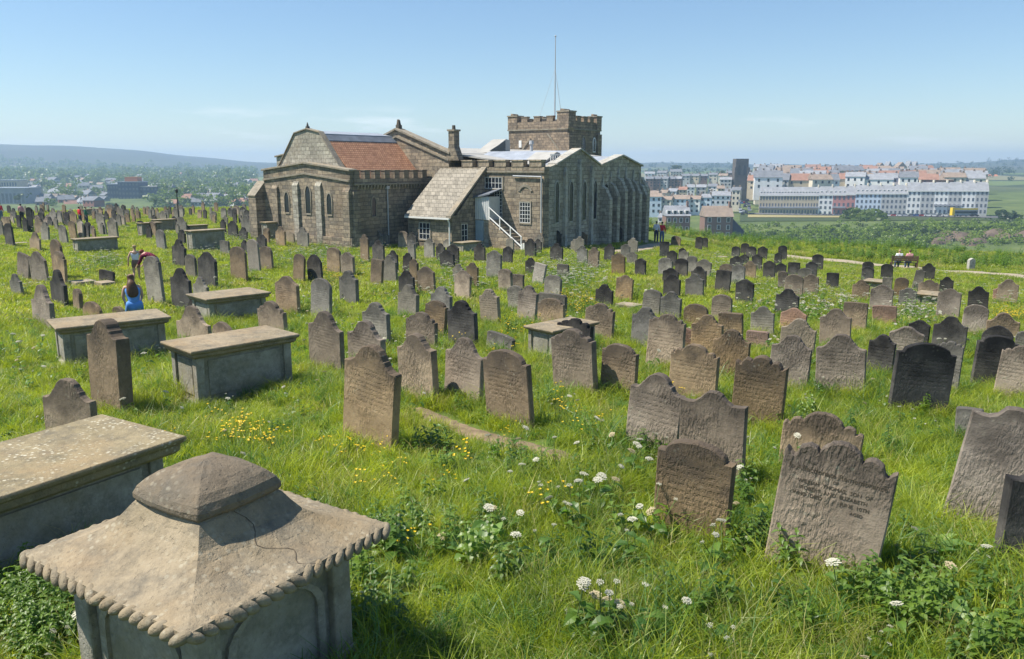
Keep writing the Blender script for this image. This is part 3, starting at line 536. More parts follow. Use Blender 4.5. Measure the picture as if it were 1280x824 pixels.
# ------------------------------------------------------------------ foreground tomb with swept roof, cushion cap and gadrooned edge
def pavilion_tomb():
    L_, Fc, R_ = Vector((-2.697, 4.070)), Vector((-1.475, 3.282)), Vector((-.7265, 4.442)); ctr = (L_+R_)/2; ez = -2.08
    a = math.atan2((R_-Fc).x, (R_-Fc).y); z0 = float(H(ctr.x, ctr.y)); e = empty('pavilion_tomb', (ctr.x, ctr.y, z0), -a)
    tag(e, 'near square tomb with swept stone roof, cushion cap and gadrooned edge, bottom left', 'tomb'); E_ = ez-z0; hx, hy = .727, .69
    BLOCK.append((ctr.x, ctr.y, a, .56, .53))
    # swept roof: rings of a concave profile, each side subdivided
    prof = [(1.0, -.03), (1.0, 0.), (.97, .008), (.88, .022), (.78, .042), (.68, .070), (.58, .108), (.50, .152), (.445, .205), (.40, .255), (.375, .27)]; ns = 10; vs = []; fs = []; rr = random.Random(3)
    for k, (q, z) in enumerate(prof):
        for sd in range(4):
            c0 = [(-1,-1),(1,-1),(1,1),(-1,1)][sd]; c1 = [(1,-1),(1,1),(-1,1),(-1,-1)][sd]
            for i in range(ns):
                t = i/ns; j = rr.uniform(-.004, .004) if k > 1 else rr.uniform(-.002, .002)
                vs.append(((c0[0]+(c1[0]-c0[0])*t)*hx*q, (c0[1]+(c1[1]-c0[1])*t)*hy*q, E_+z+j))
    n = 4*ns
    for k in range(len(prof)-1): fs += [(k*n+i, k*n+(i+1) % n, (k+1)*n+(i+1) % n, (k+1)*n+i) for i in range(n)]
    fs.append(tuple(range(n-1, -1, -1))); fs.append(tuple((len(prof)-1)*n+i for i in range(n)))
    MB().add(vs, fs).build('roof_slab', 'slab', e, bevel=0)
    # open joint across the roof slab, from the cap to the eaves
    rb_ = MB(); jv = []
    for k in range(15):
        q = .40+.60*k/14; z = float(np.interp(1-q, [1-c for c, _ in prof[1:]], [c for _, c in prof[1:]])); yy = -.06+.05*math.sin(k*.9)+.012*k; jv += [(hx*q, yy-.003, E_+z+.003), (hx*q, yy+.003, E_+z+.003)]
    rb_.add(jv, [(2*k, 2*k+1, 2*k+3, 2*k+2) for k in range(14)]); rb_.build('roof_joint', 'inscription_dark', e)
    # cushion cap
    capp = [(.235, .262), (.268, .266), (.280, .285), (.280, .312), (.262, .350), (.228, .390), (.180, .425), (.122, .452), (.06, .470), (0.0, .480)]; vs = []; fs = []; ns2 = 8; n = 4*ns2
    for k, (q, z) in enumerate(capp[:-1]):
        for sd in range(4):
            c0 = [(-1,-1),(1,-1),(1,1),(-1,1)][sd]; c1 = [(1,-1),(1,1),(-1,1),(-1,-1)][sd]
            for i in range(ns2):
                t = i/ns2; bul = 1+.07*math.sin(math.pi*t)+.05*k/len(capp)*math.sin(math.pi*t); vs.append(((c0[0]+(c1[0]-c0[0])*t)*q*bul*1.02, (c0[1]+(c1[1]-c0[1])*t)*q*bul, E_+z+rr.uniform(-.003, .003)))
    vs.append((0, 0, E_+capp[-1][1])); ti = len(vs)-1
    for k in range(len(capp)-2): fs += [(k*n+i, k*n+(i+1) % n, (k+1)*n+(i+1) % n, (k+1)*n+i) for i in range(n)]
    fs += [((len(capp)-2)*n+i, (len(capp)-2)*n+(i+1) % n, ti) for i in range(n)]; fs.append(tuple(range(n-1, -1, -1)))
    MB().add(vs, fs).build('cushion_cap', 'cap_stone', e, smooth=False, bevel=.008)
    # gadroons: slanted egg-shaped lobes round the eaves
    gm = MB().ell((0, 0, 0), (.060, .028, .031), 12, 8).mesh('gadroon', 'slab', smooth=True)
    for sd in range(4):
        ln = (hx if sd % 2 == 0 else hy)*2; k = 18
        for i in range(k):
            t = (i+.5)/k*ln-ln/2; x, y = [(t, -hy), (hx, t), (-t, hy), (-hx, -t)][sd]
            o = link('gadroon', gm, e, (x, y, E_-.030)); s_ = rr.uniform(.88, 1.1); o.scale = (s_, s_, rr.uniform(.9, 1.15))
            o.rotation_euler = (Matrix.Rotation(sd*math.pi/2, 4, 'Z') @ Matrix.Rotation(R(-30 if t < 0 else 30), 4, 'Z') @ Matrix.Rotation(R(28 if t < 0 else -28), 4, 'Y') @ Matrix.Rotation(R(-14), 4, 'X')).to_euler()
    bx, by, top = .555, .525, E_-.035
    MB().box(-bx-.07, bx+.07, -by-.07, by+.07, E_-.115, E_-.034).build('cornice', 'tomb_side', e, bevel=.02)
    MB().box(-bx+.05, bx-.05, -by+.05, by-.05, -.4, E_-.11).build('body', 'tomb_side', e)
    MB().box(-bx-.06, bx+.06, -by-.06, by+.06, -.4, .07).build('plinth', 'tomb_side', e, bevel=.015)
    pm = MB().box(-.07, .07, -.07, .07, .07, E_-.115); pm.box(-.085, .085, -.085, .085, .07, .16); pm = pm.mesh('corner_pilaster', 'tomb_side')
    for sx_ in (-1, 1):
        for sy_ in (-1, 1): link('corner_pilaster', pm, e, (sx_*(bx-.07), sy_*(by-.07), 0), bevel=.012)
    # arched framed panel on each face
    for sd in range(4):
        half = (bx if sd % 2 == 0 else by)-.19; d0 = (by if sd % 2 == 0 else bx)-.05; oz = E_-.20-half*.55
        out = [(-half, .14), (half, .14)]+arc(0, oz, half, 0, 180, 12, half*.62); inn = [(x*.84, .14+(z-.14)*.93+.025) for x, z in out]; n = len(out)
        vs = [(x, -.022, z) for x, z in out]+[(x, -.022, z) for x, z in inn]+[(x, .01, z) for x, z in out]+[(x, .01, z) for x, z in inn]; fs = []
        for i in range(n):
            j = (i+1) % n; fs += [(i, j, n+j, n+i), (2*n+i, 2*n+j, j, i), (n+i, n+j, 3*n+j, 3*n+i), (3*n+i, 3*n+j, 2*n+j, 2*n+i)]
        o = MB().add(vs, fs).build('arched_panel', 'tomb_side', e); M = Matrix.Rotation(sd*math.pi/2, 4, 'Z') @ Matrix.Translation((0, -d0, 0)); o.matrix_local = M
pavilion_tomb()
# ------------------------------------------------------------------ the church (local x = north, to the right; local y = west, away; z measured from the camera's level)
CA = R(37); CO = at_depth(440, 300, 52.)
CH = empty('church', (CO.x, CO.y, 0), -CA); tag(CH, 'old stone parish church with battlemented tower, tiled chancel and whitewashed stair', 'church')
def W2(x, y): return CO.x+x*math.cos(CA)+y*math.sin(CA), CO.y-x*math.sin(CA)+y*math.cos(CA)
GB = -6.6   # walls go down into the ground to here
def cpart(name, mb, mat, bevel=0, parent=None, smooth=False): return mb.build(name, mat, parent or CH, bevel=bevel, smooth=smooth)
def lancet_pts(x, z0, z1, w, n=6):
    """pointed opening outline in the wall plane"""
    h = w*.95; return [(x-w/2, z0), (x+w/2, z0)]+[(x+w/2-w/2*(k/n)**1.6*1.0, z1-h+h*math.sin(k/n*math.pi/2)) for k in range(n+1)]+[(x-w/2+w/2*((n-k)/n)**1.6, z1-h+h*math.sin((n-k)/n*math.pi/2)) for k in range(1, n+1)]
def window(axis, at, outl, name='window', depth=.16, frame=.10, mat='dressed_stone', sign=-1):
    """opening with a stone surround standing proud, dark glass set back behind it"""
    cx_ = sum(p[0] for p in outl)/len(outl); cz_ = sum(p[1] for p in outl)/len(outl); n = len(outl)
    big = []
    for p in outl:
        d = Vector((p[0]-cx_, p[1]-cz_)); L_ = max(d.length, .01); big.append((p[0]+d.x/L_*frame, p[1]+d.y/L_*frame))
    f = (lambda p, t: (p[0], at+t, p[1])) if axis == 'y' else (lambda p, t: (at-t, p[0], p[1]))
    vs = [f(p, -.05) for p in outl]+[f(p, -.05) for p in big]+[f(p, .0) for p in outl]+[f(p, .02) for p in big]; fs = []
    for i in range(n):
        j = (i+1) % n; fs += [(i, j, n+j, n+i), (n+i, n+j, 3*n+j, 3*n+i), (2*n+i, 2*n+j, j, i)]
    w = cpart(name, MB().add(vs, fs), mat)
    g_ = MB().add([f(p, -.012) for p in outl], [tuple(range(n))]).build('pane', 'glass', w)
    return w
def sash(axis, at, a0, a1, z0, z1, nc, nr, name='sash_window'):
    w = window(axis, at, [(a0, z0), (a1, z0), (a1, z1), (a0, z1)], name, frame=.12)
    b = MB(); t = .013
    for i in range(nc+1):
        x = a0+(a1-a0)*i/nc; tt = t*(2 if i in (0, nc) else 1); b.box(x-tt, x+tt, at-.045, at-.018, z0, z1) if axis == 'y' else b.box(at+.018, at+.045, x-tt, x+tt, z0, z1)
    for k in range(nr+1):
        z = z0+(z1-z0)*k/nr; tt = t*(2 if k in (0, nr) else 1); b.box(a0, a1, at-.042, at-.020, z-tt, z+tt) if axis == 'y' else b.box(at+.020, at+.042, a0, a1, z-tt, z+tt)
    b.build('glazing_bars', 'white_paint', w); return w
def coping(pts, w, th, axis, at0, at1, mat='dressed_stone', name='coping'):
    """flat stones along a gable line, pts in the wall plane"""
    for (a, z), (b, y) in zip(pts, pts[1:]):
        poly = [(a, z), (b, y), (b, y+th), (a, z+th)]
        cpart(name, MB().prism(poly, at0, at1, axis), mat, .015)

# chancel
mid = -4.4
gab = [(-8.9, GB), (0, GB), (0, -.32), (mid, .17), (-8.9, -.32)]
cpart('chancel_east_wall', MB().prism(gab, 0, .55, 'y'), 'church_wall')
coping([(0.08, -.32), (mid, .17), (-8.98, -.32)], 1, .13, 'y', -.12, .62)
cpart('string_course', MB().prism([(0, -.86), (mid, -.40), (-8.9, -.86), (-8.9, -.98), (mid, -.52), (0, -.98)], -.09, .02, 'y'), 'dressed_stone')
cpart('chancel_south_wall', MB().box(-8.9, -8.4, .55, 7.3, GB, -.75), 'church_wall')
cpart('chancel_north_wall', MB().box(-.55, 0, .55, 7.3, GB, -.80), 'church_wall')
gm_ = -4.75; gam = [(-8.2, -.45), (-1.3, -.45), (-3.45, 2.16), (gm_, 2.40), (-6.05, 2.16)]
cpart('chancel_upper_gable', MB().prism(gam, .62, .95, 'y'), 'church_grey')
coping([(-1.25, -.42), (-3.45, 2.16)], 1, .09, 'y', .54, 1.0); coping([(-3.45, 2.17), (gm_, 2.42), (-6.05, 2.17)], 1, .09, 'y', .54, 1.0); coping([(-6.05, 2.16), (-8.25, -.42)], 1, .09, 'y', .54, 1.0)
fin = MB().box(gm_-.10, gm_+.10, .62, .82, 2.48, 2.62); fin.tube((gm_, .72, 2.6), (gm_, .72, 2.88), .10, .02, 6); cpart('finial', fin, 'dark_dressing')
cpart('tiled_roof', MB().slab([(-.66, 1.0, -.72), (-2.98, 1.0, 1.66), (-2.98, 7.3, 1.66), (-.66, 7.3, -.72)][::-1], .12), 'red_tiles')
cpart('lead_flashing', MB().slab([(-2.96, 1.0, 1.69), (-3.42, 1.0, 2.11), (-3.42, 7.3, 2.11), (-2.96, 7.3, 1.69)][::-1], .12), 'lead_dark')
cpart('lead_roof', MB().slab([(-3.40, 1.0, 2.13), (gm_, 1.0, 2.36), (gm_, 7.3, 2.36), (-3.40, 7.3, 2.13)][::-1], .12), 'lead')
cpart('south_roof', MB().slab([(-8.35, 1.0, -.6), (-6.05, 1.0, 2.11), (-6.05, 7.3, 2.11), (-8.35, 7.3, -.6)], .12), 'red_tiles'); cpart('south_lead_roof', MB().slab([(-6.07, 1.0, 2.13), (gm_-.01, 1.0, 2.36), (gm_-.01, 7.3, 2.36), (-6.07, 7.3, 2.13)], .12), 'lead')
for x, z0, z1, w in ((-6.42, -3.1, -1.75, .46), (-4.15, -3.1, -1.3, .5), (-2.02, -3.1, -1.75, .46)): window('y', 0, lancet_pts(x, z0, z1, w), 'lancet_window')
for x, w, top in ((-5.35, .55, -1.25), (-3.0, .55, -1.25), (-7.6, .6, -1.5), (-.3, .6, -1.6)):
    b = MB().box(x-w/2, x+w/2, -.15, .0, GB, top); b.prism([(-.15, top), (0, top), (0, top+.25)], x-w/2, x+w/2, 'x'); cpart('flat_buttress', b, 'church_grey' if x in (-5.35, -3.0) else 'church_wall')
b = MB().box(-9.75, -8.9, -.75, .35, GB, -2.0); b.prism([(-.75, -2.0), (.35, -2.0), (.35, -1.05), (.1, -1.05)], -9.75, -8.9, 'x'); cpart('corner_buttress', b, 'church_wall')
cpart('buttress_weathering', MB().slab([(-9.8, -.80, -1.98), (-8.88, -.80, -1.98), (-8.88, .12, -1.0), (-9.8, .12, -1.0)], .07), 'dressed_stone')
cpart('chancel_plinth', MB().box(-8.95, .06, -.14, 0, GB, -4.55), 'church_wall'); cpart('chancel_plinth', MB().box(0, .14, -.14, 7.3, GB, -4.55), 'church_wall')
# chancel north side: corbel table, battlements, lancet, downpipe
cpart('parapet', MB().box(-.45, .10, .3, 7.3, -1.12, -.80), 'church_wall'); cpart('parapet_moulding', MB().box(-.2, .17, .3, 7.3, -1.20, -1.10), 'dressed_stone')
km = MB().prism([(0, -1.20), (.15, -1.20), (.15, -1.30), (0, -1.50)], 0, .11, 'y').mesh('corbel', 'dressed_stone')
for i in range(24): link('corbel', km, CH, (.002, .55+i*.285, 0))
mm = MB().box(-.33, .10, 0, .46, -.80, -.30); mm.box(-.36, .13, -.03, .49, -.30, -.23); mm = mm.mesh('merlon', 'church_wall')
for i in range(8): link('merlon', mm, CH, (0, .32+i*.90, 0))
window('x', 0, lancet_pts(2.0, -3.25, -2.0, .36), 'lancet_window')
b = MB().tube((.1, 3.2, -5.6), (.1, 3.2, -1.5), .045); b.box(.02, .2, 3.08, 3.32, -1.5, -1.28); cpart('downpipe', b, 'pole_grey')
for y0 in (.35, 6.6): cpart('flat_buttress', MB().box(0, .22, y0-.25, y0+.3, GB, -1.6), 'church_wall')
# nave: freestanding east gable, low leaded roof behind
NX0, NX1 = -8.0, 2.0; ng = [(NX0, GB), (NX1, GB), (NX1, .85), (-3.0, 2.55), (NX0, .85)]
cpart('nave_east_gable', MB().prism(ng, 7.3, 7.85, 'y'), 'church_wall')
coping([(2.15, .80), (-3.0, 2.56)], 1, .15, 'y', 7.15, 7.95); coping([(-3.0, 2.56), (-8.15, .80)], 1, .15, 'y', 7.15, 7.95)
cpart('string_course', MB().prism([(2.0, .50), (2.0, .36), (-3.0, 2.05), (-8.0, .36), (-8.0, .50), (-3.0, 2.19)], 7.2, 7.32, 'y'), 'dressed_stone')
fin = MB().box(-3.16, -2.84, 7.4, 7.72, 2.70, 2.92); fin.prism([(-3.14, 2.92), (-2.86, 2.92), (-2.94, 3.25), (-3.04, 3.32)], 7.45, 7.65, 'y'); cpart('finial', fin, 'dark_dressing')
cpart('nave_wall', MB().box(1.5, 2.0, 7.85, 27.8, GB, .85), 'church_wall'); cpart('nave_wall', MB().box(-8.0, -7.5, 7.85, 27.8, GB, .85), 'church_wall')
cpart('nave_roof', MB().slab([(2.1, 7.86, .88), (2.1, 27.8, .88), (-3.0, 27.8, 1.42), (-3.0, 7.86, 1.42)], .1), 'lead_pale'); cpart('nave_roof', MB().slab([(-8.1, 7.86, .88), (-3.01, 7.86, 1.42), (-3.01, 27.8, 1.42), (-8.1, 27.8, .88)], .1), 'lead_pale')
b = MB().prism([(1.75, .4), (2.95, .4), (2.55, 1.35), (2.55, 2.35), (2.05, 2.35), (2.05, 1.35)], 7.22, 7.78, 'y'); ch = cpart('chimney', b, 'church_wall'); MB().box(1.98, 2.62, 7.15, 7.85, 2.35, 2.47).build('chimney_cap', 'dressed_stone', ch); MB().tube((2.3, 7.5, 2.47), (2.3, 7.5, 2.75), .13, .11).build('chimney_pot', 'dark_dressing', ch)
# south transept showing past the chancel
cpart('south_transept', MB().prism([(-18.2, GB), (-8.0, GB), (-8.0, 1.5), (-13.1, 1.5), (-18.2, .72)], 8.2, 16, 'y'), 'church_grey'); coping([(-18.3, .74), (-13.1, 1.52)], 1, .12, 'y', 8.05, 8.6)
# vestry with stone-slate roof
vy, vx0, vx1 = 3.9, 1.25, 5.2
cpart('vestry_east_wall', MB().box(vx0, vx1, vy, vy+.4, GB, -3.12), 'church_wall')
cpart('vestry_north_wall', MB().prism([(vy+.4, GB), (7.3, GB), (7.3, -.33), (vy+.4, -3.12)], vx1-.4, vx1, 'x'), 'church_wall')
cpart('slate_roof', MB().slab([(vx0-.1, vy-.25, -3.20), (vx1-.15, vy-.25, -3.20), (vx1-.15, 7.3, -.15), (vx0-.1, 7.3, -.15)], .12), 'stone_slates')
cpart('verge_coping', MB().slab([(vx1-.30, vy-.28, -3.12), (vx1+.12, vy-.28, -3.12), (vx1+.12, 7.3, -.02), (vx1-.30, 7.3, -.02)], .16), 'dressed_stone')
cpart('gutter', MB().box(vx0, vx1, vy-.36, vy-.24, -3.36, -3.25), 'white_paint')
b = MB().tube((vx1-.15, vy-.30, -3.3), (vx1-.15, vy-.12, -3.6), .05); b.tube((vx1-.15, vy-.12, -3.6), (vx1-.15, vy-.12, -5.5), .05); cpart('downpipe', b, 'white_paint')
sash('y', vy, 2.3, 3.25, -4.75, -3.65, 3, 3); sash('x', vx1, 4.75, 5.35, -4.85, -3.7, 2, 3)
# transept east wall with battlements
ty = 7.3
cpart('transept_east_wall', MB().box(2.0, 10.0, ty, ty+.55, GB, -.05), 'church_wall'); cpart('string_course', MB().box(2.0, 10.05, ty-.09, ty+.02, -.40, -.28), 'dressed_stone')
mm = MB().box(0, .95, ty-.02, ty+.45, -.05, .34); mm.box(-.03, .98, ty-.06, ty+.49, .34, .42); mm = mm.mesh('merlon', 'church_wall')
for i in range(5): link('merlon', mm, CH, (3.15+i*1.42, 0, 0))
cpart('north_roof', MB().slab([(2.0, 7.86, .86), (9.4, 7.86, .02), (9.4, 20.2, -.06), (2.0, 20.2, .86)], .1), 'lead_pale')
sash('y', ty, 5.2, 6.65, -1.45, -.72, 5, 2); sash('y', ty, 6.0, 6.65, -3.5, -1.6, 3, 8); sash('y', ty, 8.1, 8.95, -3.6, -2.3, 4, 5)
cpart('relieving_arch', MB().prism(arc(8.52, -1.75, .62, 20, 160, 8)+arc(8.52, -1.75, .45, 160, 20, 8), ty-.05, ty+.02, 'y'), 'dressed_stone')
b = MB().tube((7.6, ty-.1, -.62), (9.85, ty-.1, -.66), .05); b.tube((9.85, ty-.1, -.66), (9.85, ty-.1, -4.2), .05); cpart('gutter_pipe', b, 'pole_grey')
# white lobby on its stair
lb = MB().box(5.25, 6.45, 6.15, ty-.002, -3.45, -1.95); lo = cpart('lobby', lb, 'siding')
bm_ = MB().box(-.012, .012, 6.125, 6.15, -3.45, -2.0).mesh('siding_batten', 'white_paint')
for i in range(8): link('siding_batten', bm_, lo, (5.3+i*.157, 0, 0))
MB().slab([(5.1, 6.0, -2.0), (6.6, 6.0, -1.72), (6.6, ty, -1.42), (5.1, ty, -1.70)], .08).build('lobby_roof', 'lead_dark', lo)
cpart('lower_door', MB().box(5.3, 5.95, 6.1, 6.25, -4.85, -3.5), 'blue_door'); cpart('lobby_base', MB().box(5.22, 6.5, 6.22, ty-.002, GB, -3.45), 'church_grey')
for i in range(9): cpart('stair_step', MB().box(6.5+i*.28, 6.5+(i+1)*.28, 6.2, ty-.003, GB, -3.50-i*.20), 'dressed_stone')
cpart('stair_wall', MB().prism([(6.5, GB), (9.1, GB), (9.1, -5.25), (6.5, -3.45)], 6.02, 6.2, 'y'), 'church_wall')
rl = MB().tube((6.45, 6.1, -2.62), (9.1, 6.1, -4.42), .035); rl.tube((6.45, 6.1, -3.25), (9.1, 6.1, -5.05), .045)
for i in range(4):
    x = 6.5+i*.86; z = -3.45-(x-6.5)*.69; rl.box(x-.03, x+.03, 6.07, 6.13, z-.1, z+.82)
cpart('stair_railing', rl, 'white_paint')
gt = MB()
for i in range(8): gt.box(9.15+i*.15, 9.25+i*.15, 5.98, 6.02, -5.55, -4.85+.05*math.sin(i*1.3))
gt.box(9.1, 10.3, 6.02, 6.06, -5.0, -4.92); gt.box(9.1, 10.3, 6.02, 6.06, -5.4, -5.32); cpart('white_gate', gt, 'white_paint')
# north wall: two wide gables, thin pilasters on the first, deep pointed buttresses on the second
g1 = [(ty+.55, GB), (14.1, GB), (14.1, .05), (11.5, 1.08), (8.6, .12), (ty+.55, -.05)]
cpart('north_gable', MB().prism(g1, 9.45, 10.0, 'x'), 'church_grey'); coping([(8.6, .10), (11.5, 1.09)], 1, .12, 'x', 9.35, 10.12, 'grey_dressing'); coping([(11.5, 1.09), (14.15, .04)], 1, .12, 'x', 9.35, 10.12, 'grey_dressing')
g2 = [(14.1, GB), (20.2, GB), (20.2, .0), (17.2, .72), (14.1, .05)]
cpart('north_gable', MB().prism(g2, 9.45, 9.98, 'x'), 'church_grey'); coping([(14.2, .05), (17.2, .73)], 1, .12, 'x', 9.35, 10.14, 'grey_dressing'); coping([(17.2, .73), (20.3, -.02)], 1, .12, 'x', 9.35, 10.14, 'grey_dressing')
for gy, gz in ((11.5, 1.05), (17.2, .72)):
    x0, x1 = (8.6, 14.1) if gy < 12 else (14.1, 20.2); e0, e1 = (.10, .05) if gy < 12 else (.05, -.02)
    cpart('gable_roof', MB().slab([(2.2, x0, e0), (9.5, x0, e0), (9.5, gy, gz), (2.2, gy, gz)], .1), 'lead'); cpart('gable_roof', MB().slab([(2.2, gy, gz-.003), (9.5, gy, gz-.003), (9.5, x1, e1), (2.2, x1, e1)], .1), 'lead')
for y, top in ((9.6, -.55), (11.3, -.05), (12.9, -.45)):
    b = MB().box(10.0, 10.22, y-.13, y+.13, GB, top); b.prism([(y-.13, top), (y+.13, top), (y, top+.5)], 10.0, 10.2, 'x'); cpart('pilaster_strip', b, 'grey_dressing')
for y in (8.75, 10.45, 12.1, 13.5): window('x', 10.0, lancet_pts(y, -3.6, -1.0, .42), 'lancet_window', mat='grey_dressing')
for i in range(6):
    y = 14.5+i*1.1; top = [-1.3, -1.1, -.75, -.8, -1.0, -1.25][i]
    b = MB().box(9.98, 10.75, y-.2, y+.2, GB, top-1.0); b.prism([(9.98, top-1.0), (10.75, top-1.0), (10.35, top-.2), (9.98, top)], y-.2, y+.2, 'y'); cpart('deep_buttress', b, 'church_grey')
    b = MB().prism([(y-.13, top-.75), (y+.13, top-.75), (y+.13, top+.1), (y, top+.75), (y-.13, top+.1)], 9.98, 10.10, 'x'); cpart('buttress_gablet', b, 'grey_dressing')
for i in range(5): window('x', 9.98, lancet_pts(15.05+i*1.1, -4.0, -1.35, .45), 'lancet_window', mat='dark_dressing')
cpart('north_return_wall', MB().box(2.0, 9.45, 19.7, 20.2, GB, .0), 'church_grey')
b = MB().box(9.98, 10.6, 20.2, 20.6, GB, -1.7); b.prism([(9.98, -1.7), (10.6, -1.7), (9.98, -.8)], 20.2, 20.6, 'y'); cpart('corner_buttress', b, 'church_grey')
# skylights and vents on the leads
b = MB().prism([(12.2, 1.0), (14.8, 1.0), (14.8, 1.95), (14.3, 2.02)], .3, 1.6, 'x'); sk = cpart('roof_lantern', b, 'lead_pale')
MB().box(.5, 1.4, 14.801, 14.83, 1.15, 1.85).build('pane', 'glass', sk)
b = MB().prism([(12.25, 1.12), (14.2, 1.9), (14.2, 1.15)], 1.605, 1.63, 'x'); b.build('pane', 'glass', sk)
cpart('vent_pipe', MB().tube((.6, 19, .9), (.6, 19, 1.75), .12).tube((.6, 19, 1.75), (.6, 19, 2.05), .2, .16), 'pole_grey')
b = MB().prism([(8.3, .1), (10.6, .1), (10.6, .85), (10.2, .95)], 7.3, 9.0, 'x'); sk = cpart('roof_dormer', b, 'lead_pale'); MB().prism([(8.75, .22), (10.4, .80), (10.4, .22)], 9.003, 9.03, 'x').build('pane', 'glass', sk)
rl = MB()
for i in range(12): rl.box(9.30, 9.34, 9.0+i*.26, 9.06+i*.26, .2, .72)
rl.box(9.29, 9.35, 8.9, 12.1, .70, .77); cpart('roof_railing', rl, 'white_paint')

# tower
TX0, TX1, TY0, TY1 = -8.4, -1.7, 27.8, 33.6
cpart('tower_shaft', MB().box(TX0, TX1, TY0, TY1, GB, 3.30), 'tower_wall'); cpart('tower_string', MB().box(TX0-.10, TX1+.10, TY0-.10, TY1+.10, 3.30, 3.42), 'dressed_stone')
for x0, x1, y0, y1 in ((TX0-.02, TX1+.02, TY0-.02, TY0+.4), (TX0-.02, TX1+.02, TY1-.4, TY1+.02), (TX0-.02, TX0+.4, TY0+.4, TY1-.4), (TX1-.4, TX1+.02, TY0+.4, TY1-.4)): cpart('tower_parapet', MB().box(x0, x1, y0, y1, 3.42, 4.08), 'tower_wall')
cpart('tower_deck', MB().box(TX0+.4, TX1-.4, TY0+.4, TY1-.4, 3.30, 3.50), 'lead')
mm = MB().box(-.34, .34, -.02, .38, 4.08, 4.50); mm.box(-.38, .38, -.06, .42, 4.50, 4.58); mm = mm.mesh('merlon', 'tower_wall')
for x in (-6.55, -5.1, -3.65): link('merlon', mm, CH, (x, TY0, 0)); link('merlon', mm, CH, (x, TY1-.36, 0))
for y in (29.7, 30.9, 32.0): link('merlon', mm, CH, (TX1, y, 0), R(90)); link('merlon', mm, CH, (TX0+.36, y, 0), R(90))
for x, y, h, w in ((TX0, TY0, 4.72, .95), (TX1-1.05, TY0, 4.98, 1.15), (TX1-.8, TY1-.8, 4.72, .85), (TX0, TY1-.8, 4.72, .85)):
    t_ = cpart('corner_turret', MB().box(x-.06, x+w+.06, y-.06, y+w, 3.42, h-.12), 'tower_wall'); MB().box(x-.12, x+w+.12, y-.12, y+w+.06, h-.12, h).build('turret_cap', 'dressed_stone', t_)
    MB().prism([(x+.15, h), (x+w*.6, h), (x+w*.5, h+.16), (x+.2, h+.2)], y+.1, y+w-.1, 'y').build('turret_crest', 'tower_wall', t_)
b = MB().prism([(-3.9, 2.95), (-3.75, 2.95), (-2.45, 1.45), (-2.6, 1.45)], TY0-.1, TY0+.02, 'y'); cpart('old_roof_weathering', b, 'dressed_stone')
b = MB().prism([(-6.9, 1.45), (-6.75, 1.45), (-5.75, 2.55), (-5.9, 2.55)], TY0-.1, TY0+.02, 'y'); cpart('old_roof_weathering', b, 'dressed_stone')
cpart('wall_tablet', MB().box(-7.15, -6.85, TY0-.06, TY0+.02, 1.75, 2.4), 'white_paint')
window('x', TX1, lancet_pts(30.6, 1.4, 2.7, .55), 'belfry_window'); window('x', TX1, lancet_pts(32.5, 1.4, 2.6, .4), 'belfry_window', mat='white_paint')
for y0 in (TY0+.0, TY1-.7): cpart('tower_buttress', MB().box(TX1, TX1+.2, y0, y0+.7, GB, 3.0), 'tower_wall')
fp = MB().tube((-5.6, 31.5, 3.4), (-5.6, 31.5, 12.1), .075, .035); fp.ell((-5.6, 31.5, 12.15), (.09, .09, .09)); pole = cpart('flagpole', fp, 'pole_grey')
st = MB()
for dx, dy in ((-1.6, -1), (1.6, -1), (0, 1.6)): st.tube((-5.6, 31.5, 9.2), (-5.6+dx, 31.5+dy, 3.5), .012, .012, 4)
st.build('flagpole_stay', 'pole_grey', pole)
# ------------------------------------------------------------------ town across the harbour
WALLC = {'white': (.80,.79,.76), 'cream': (.66,.60,.48), 'buff stone': (.50,.43,.31), 'pale blue': (.58,.66,.75), 'grey': (.48,.48,.47), 'red brick': (.30,.13,.09), 'pink': (.52,.24,.22), 'brown brick': (.21,.13,.10), 'yellow': (.55,.42,.20)}
ROOFC = {'slate': (.17,.18,.20), 'grey slate': (.26,.27,.29), 'red-tiled': (.29,.165,.12), 'brown-tiled': (.27,.21,.165)}
for k, c in WALLC.items(): plain('w_'+k, c, .12, .4)
for k, c in ROOFC.items(): plain('r_'+k, c, .2, .5)
plain('w_tower', (.10,.085,.075), .3, .4); plain('w_navy', (.06,.075,.12), .2, .3); plain('w_panel', (.32,.33,.36), .15, .3); plain('orange_panel', (.5,.17,.07), .1, .3)
def house_mesh(w, d, h, rh, wall, roof, hip=False, fl=2, cols=3, chim=1, key=None):
    """small far house: wall with window openings let in, roof, chimneys, one mesh"""
    m = MB(); m.box(-w/2, w/2, 0, d, -6, h, 0); e = .35
    ym = d/2; ix = w*.22 if hip else 0
    rv = [(-w/2-e, -e, h), (w/2+e, -e, h), (w/2+e, d+e, h), (-w/2-e, d+e, h), (-w/2-e+ix, ym, h+rh), (w/2+e-ix, ym, h+rh)]
    m.add(rv, [(0, 1, 5, 4), (2, 3, 4, 5), (1, 2, 5), (3, 0, 4), (3, 2, 1, 0)], 1)
    for f in range(fl):
        for c in range(cols):
            x = -w/2+w*(c+.5)/cols; z = h*(f+.32)/fl; ww = min(1.1, w/cols*.42); m.box(x-ww/2, x+ww/2, -.06, .02, z, z+h/fl*.48, 2)
    for c in range(chim):
        x = (-w/2+.6) if c == 0 else (w/2-.6); m.box(x-.5, x+.5, ym-.4, ym+.4, h+rh*.6, h+rh+1.0, 3)
    return m.mesh('house', ['w_'+wall, 'r_'+roof, 'glass', 'r_brown-tiled'])
HITEMS = []
MC = {}
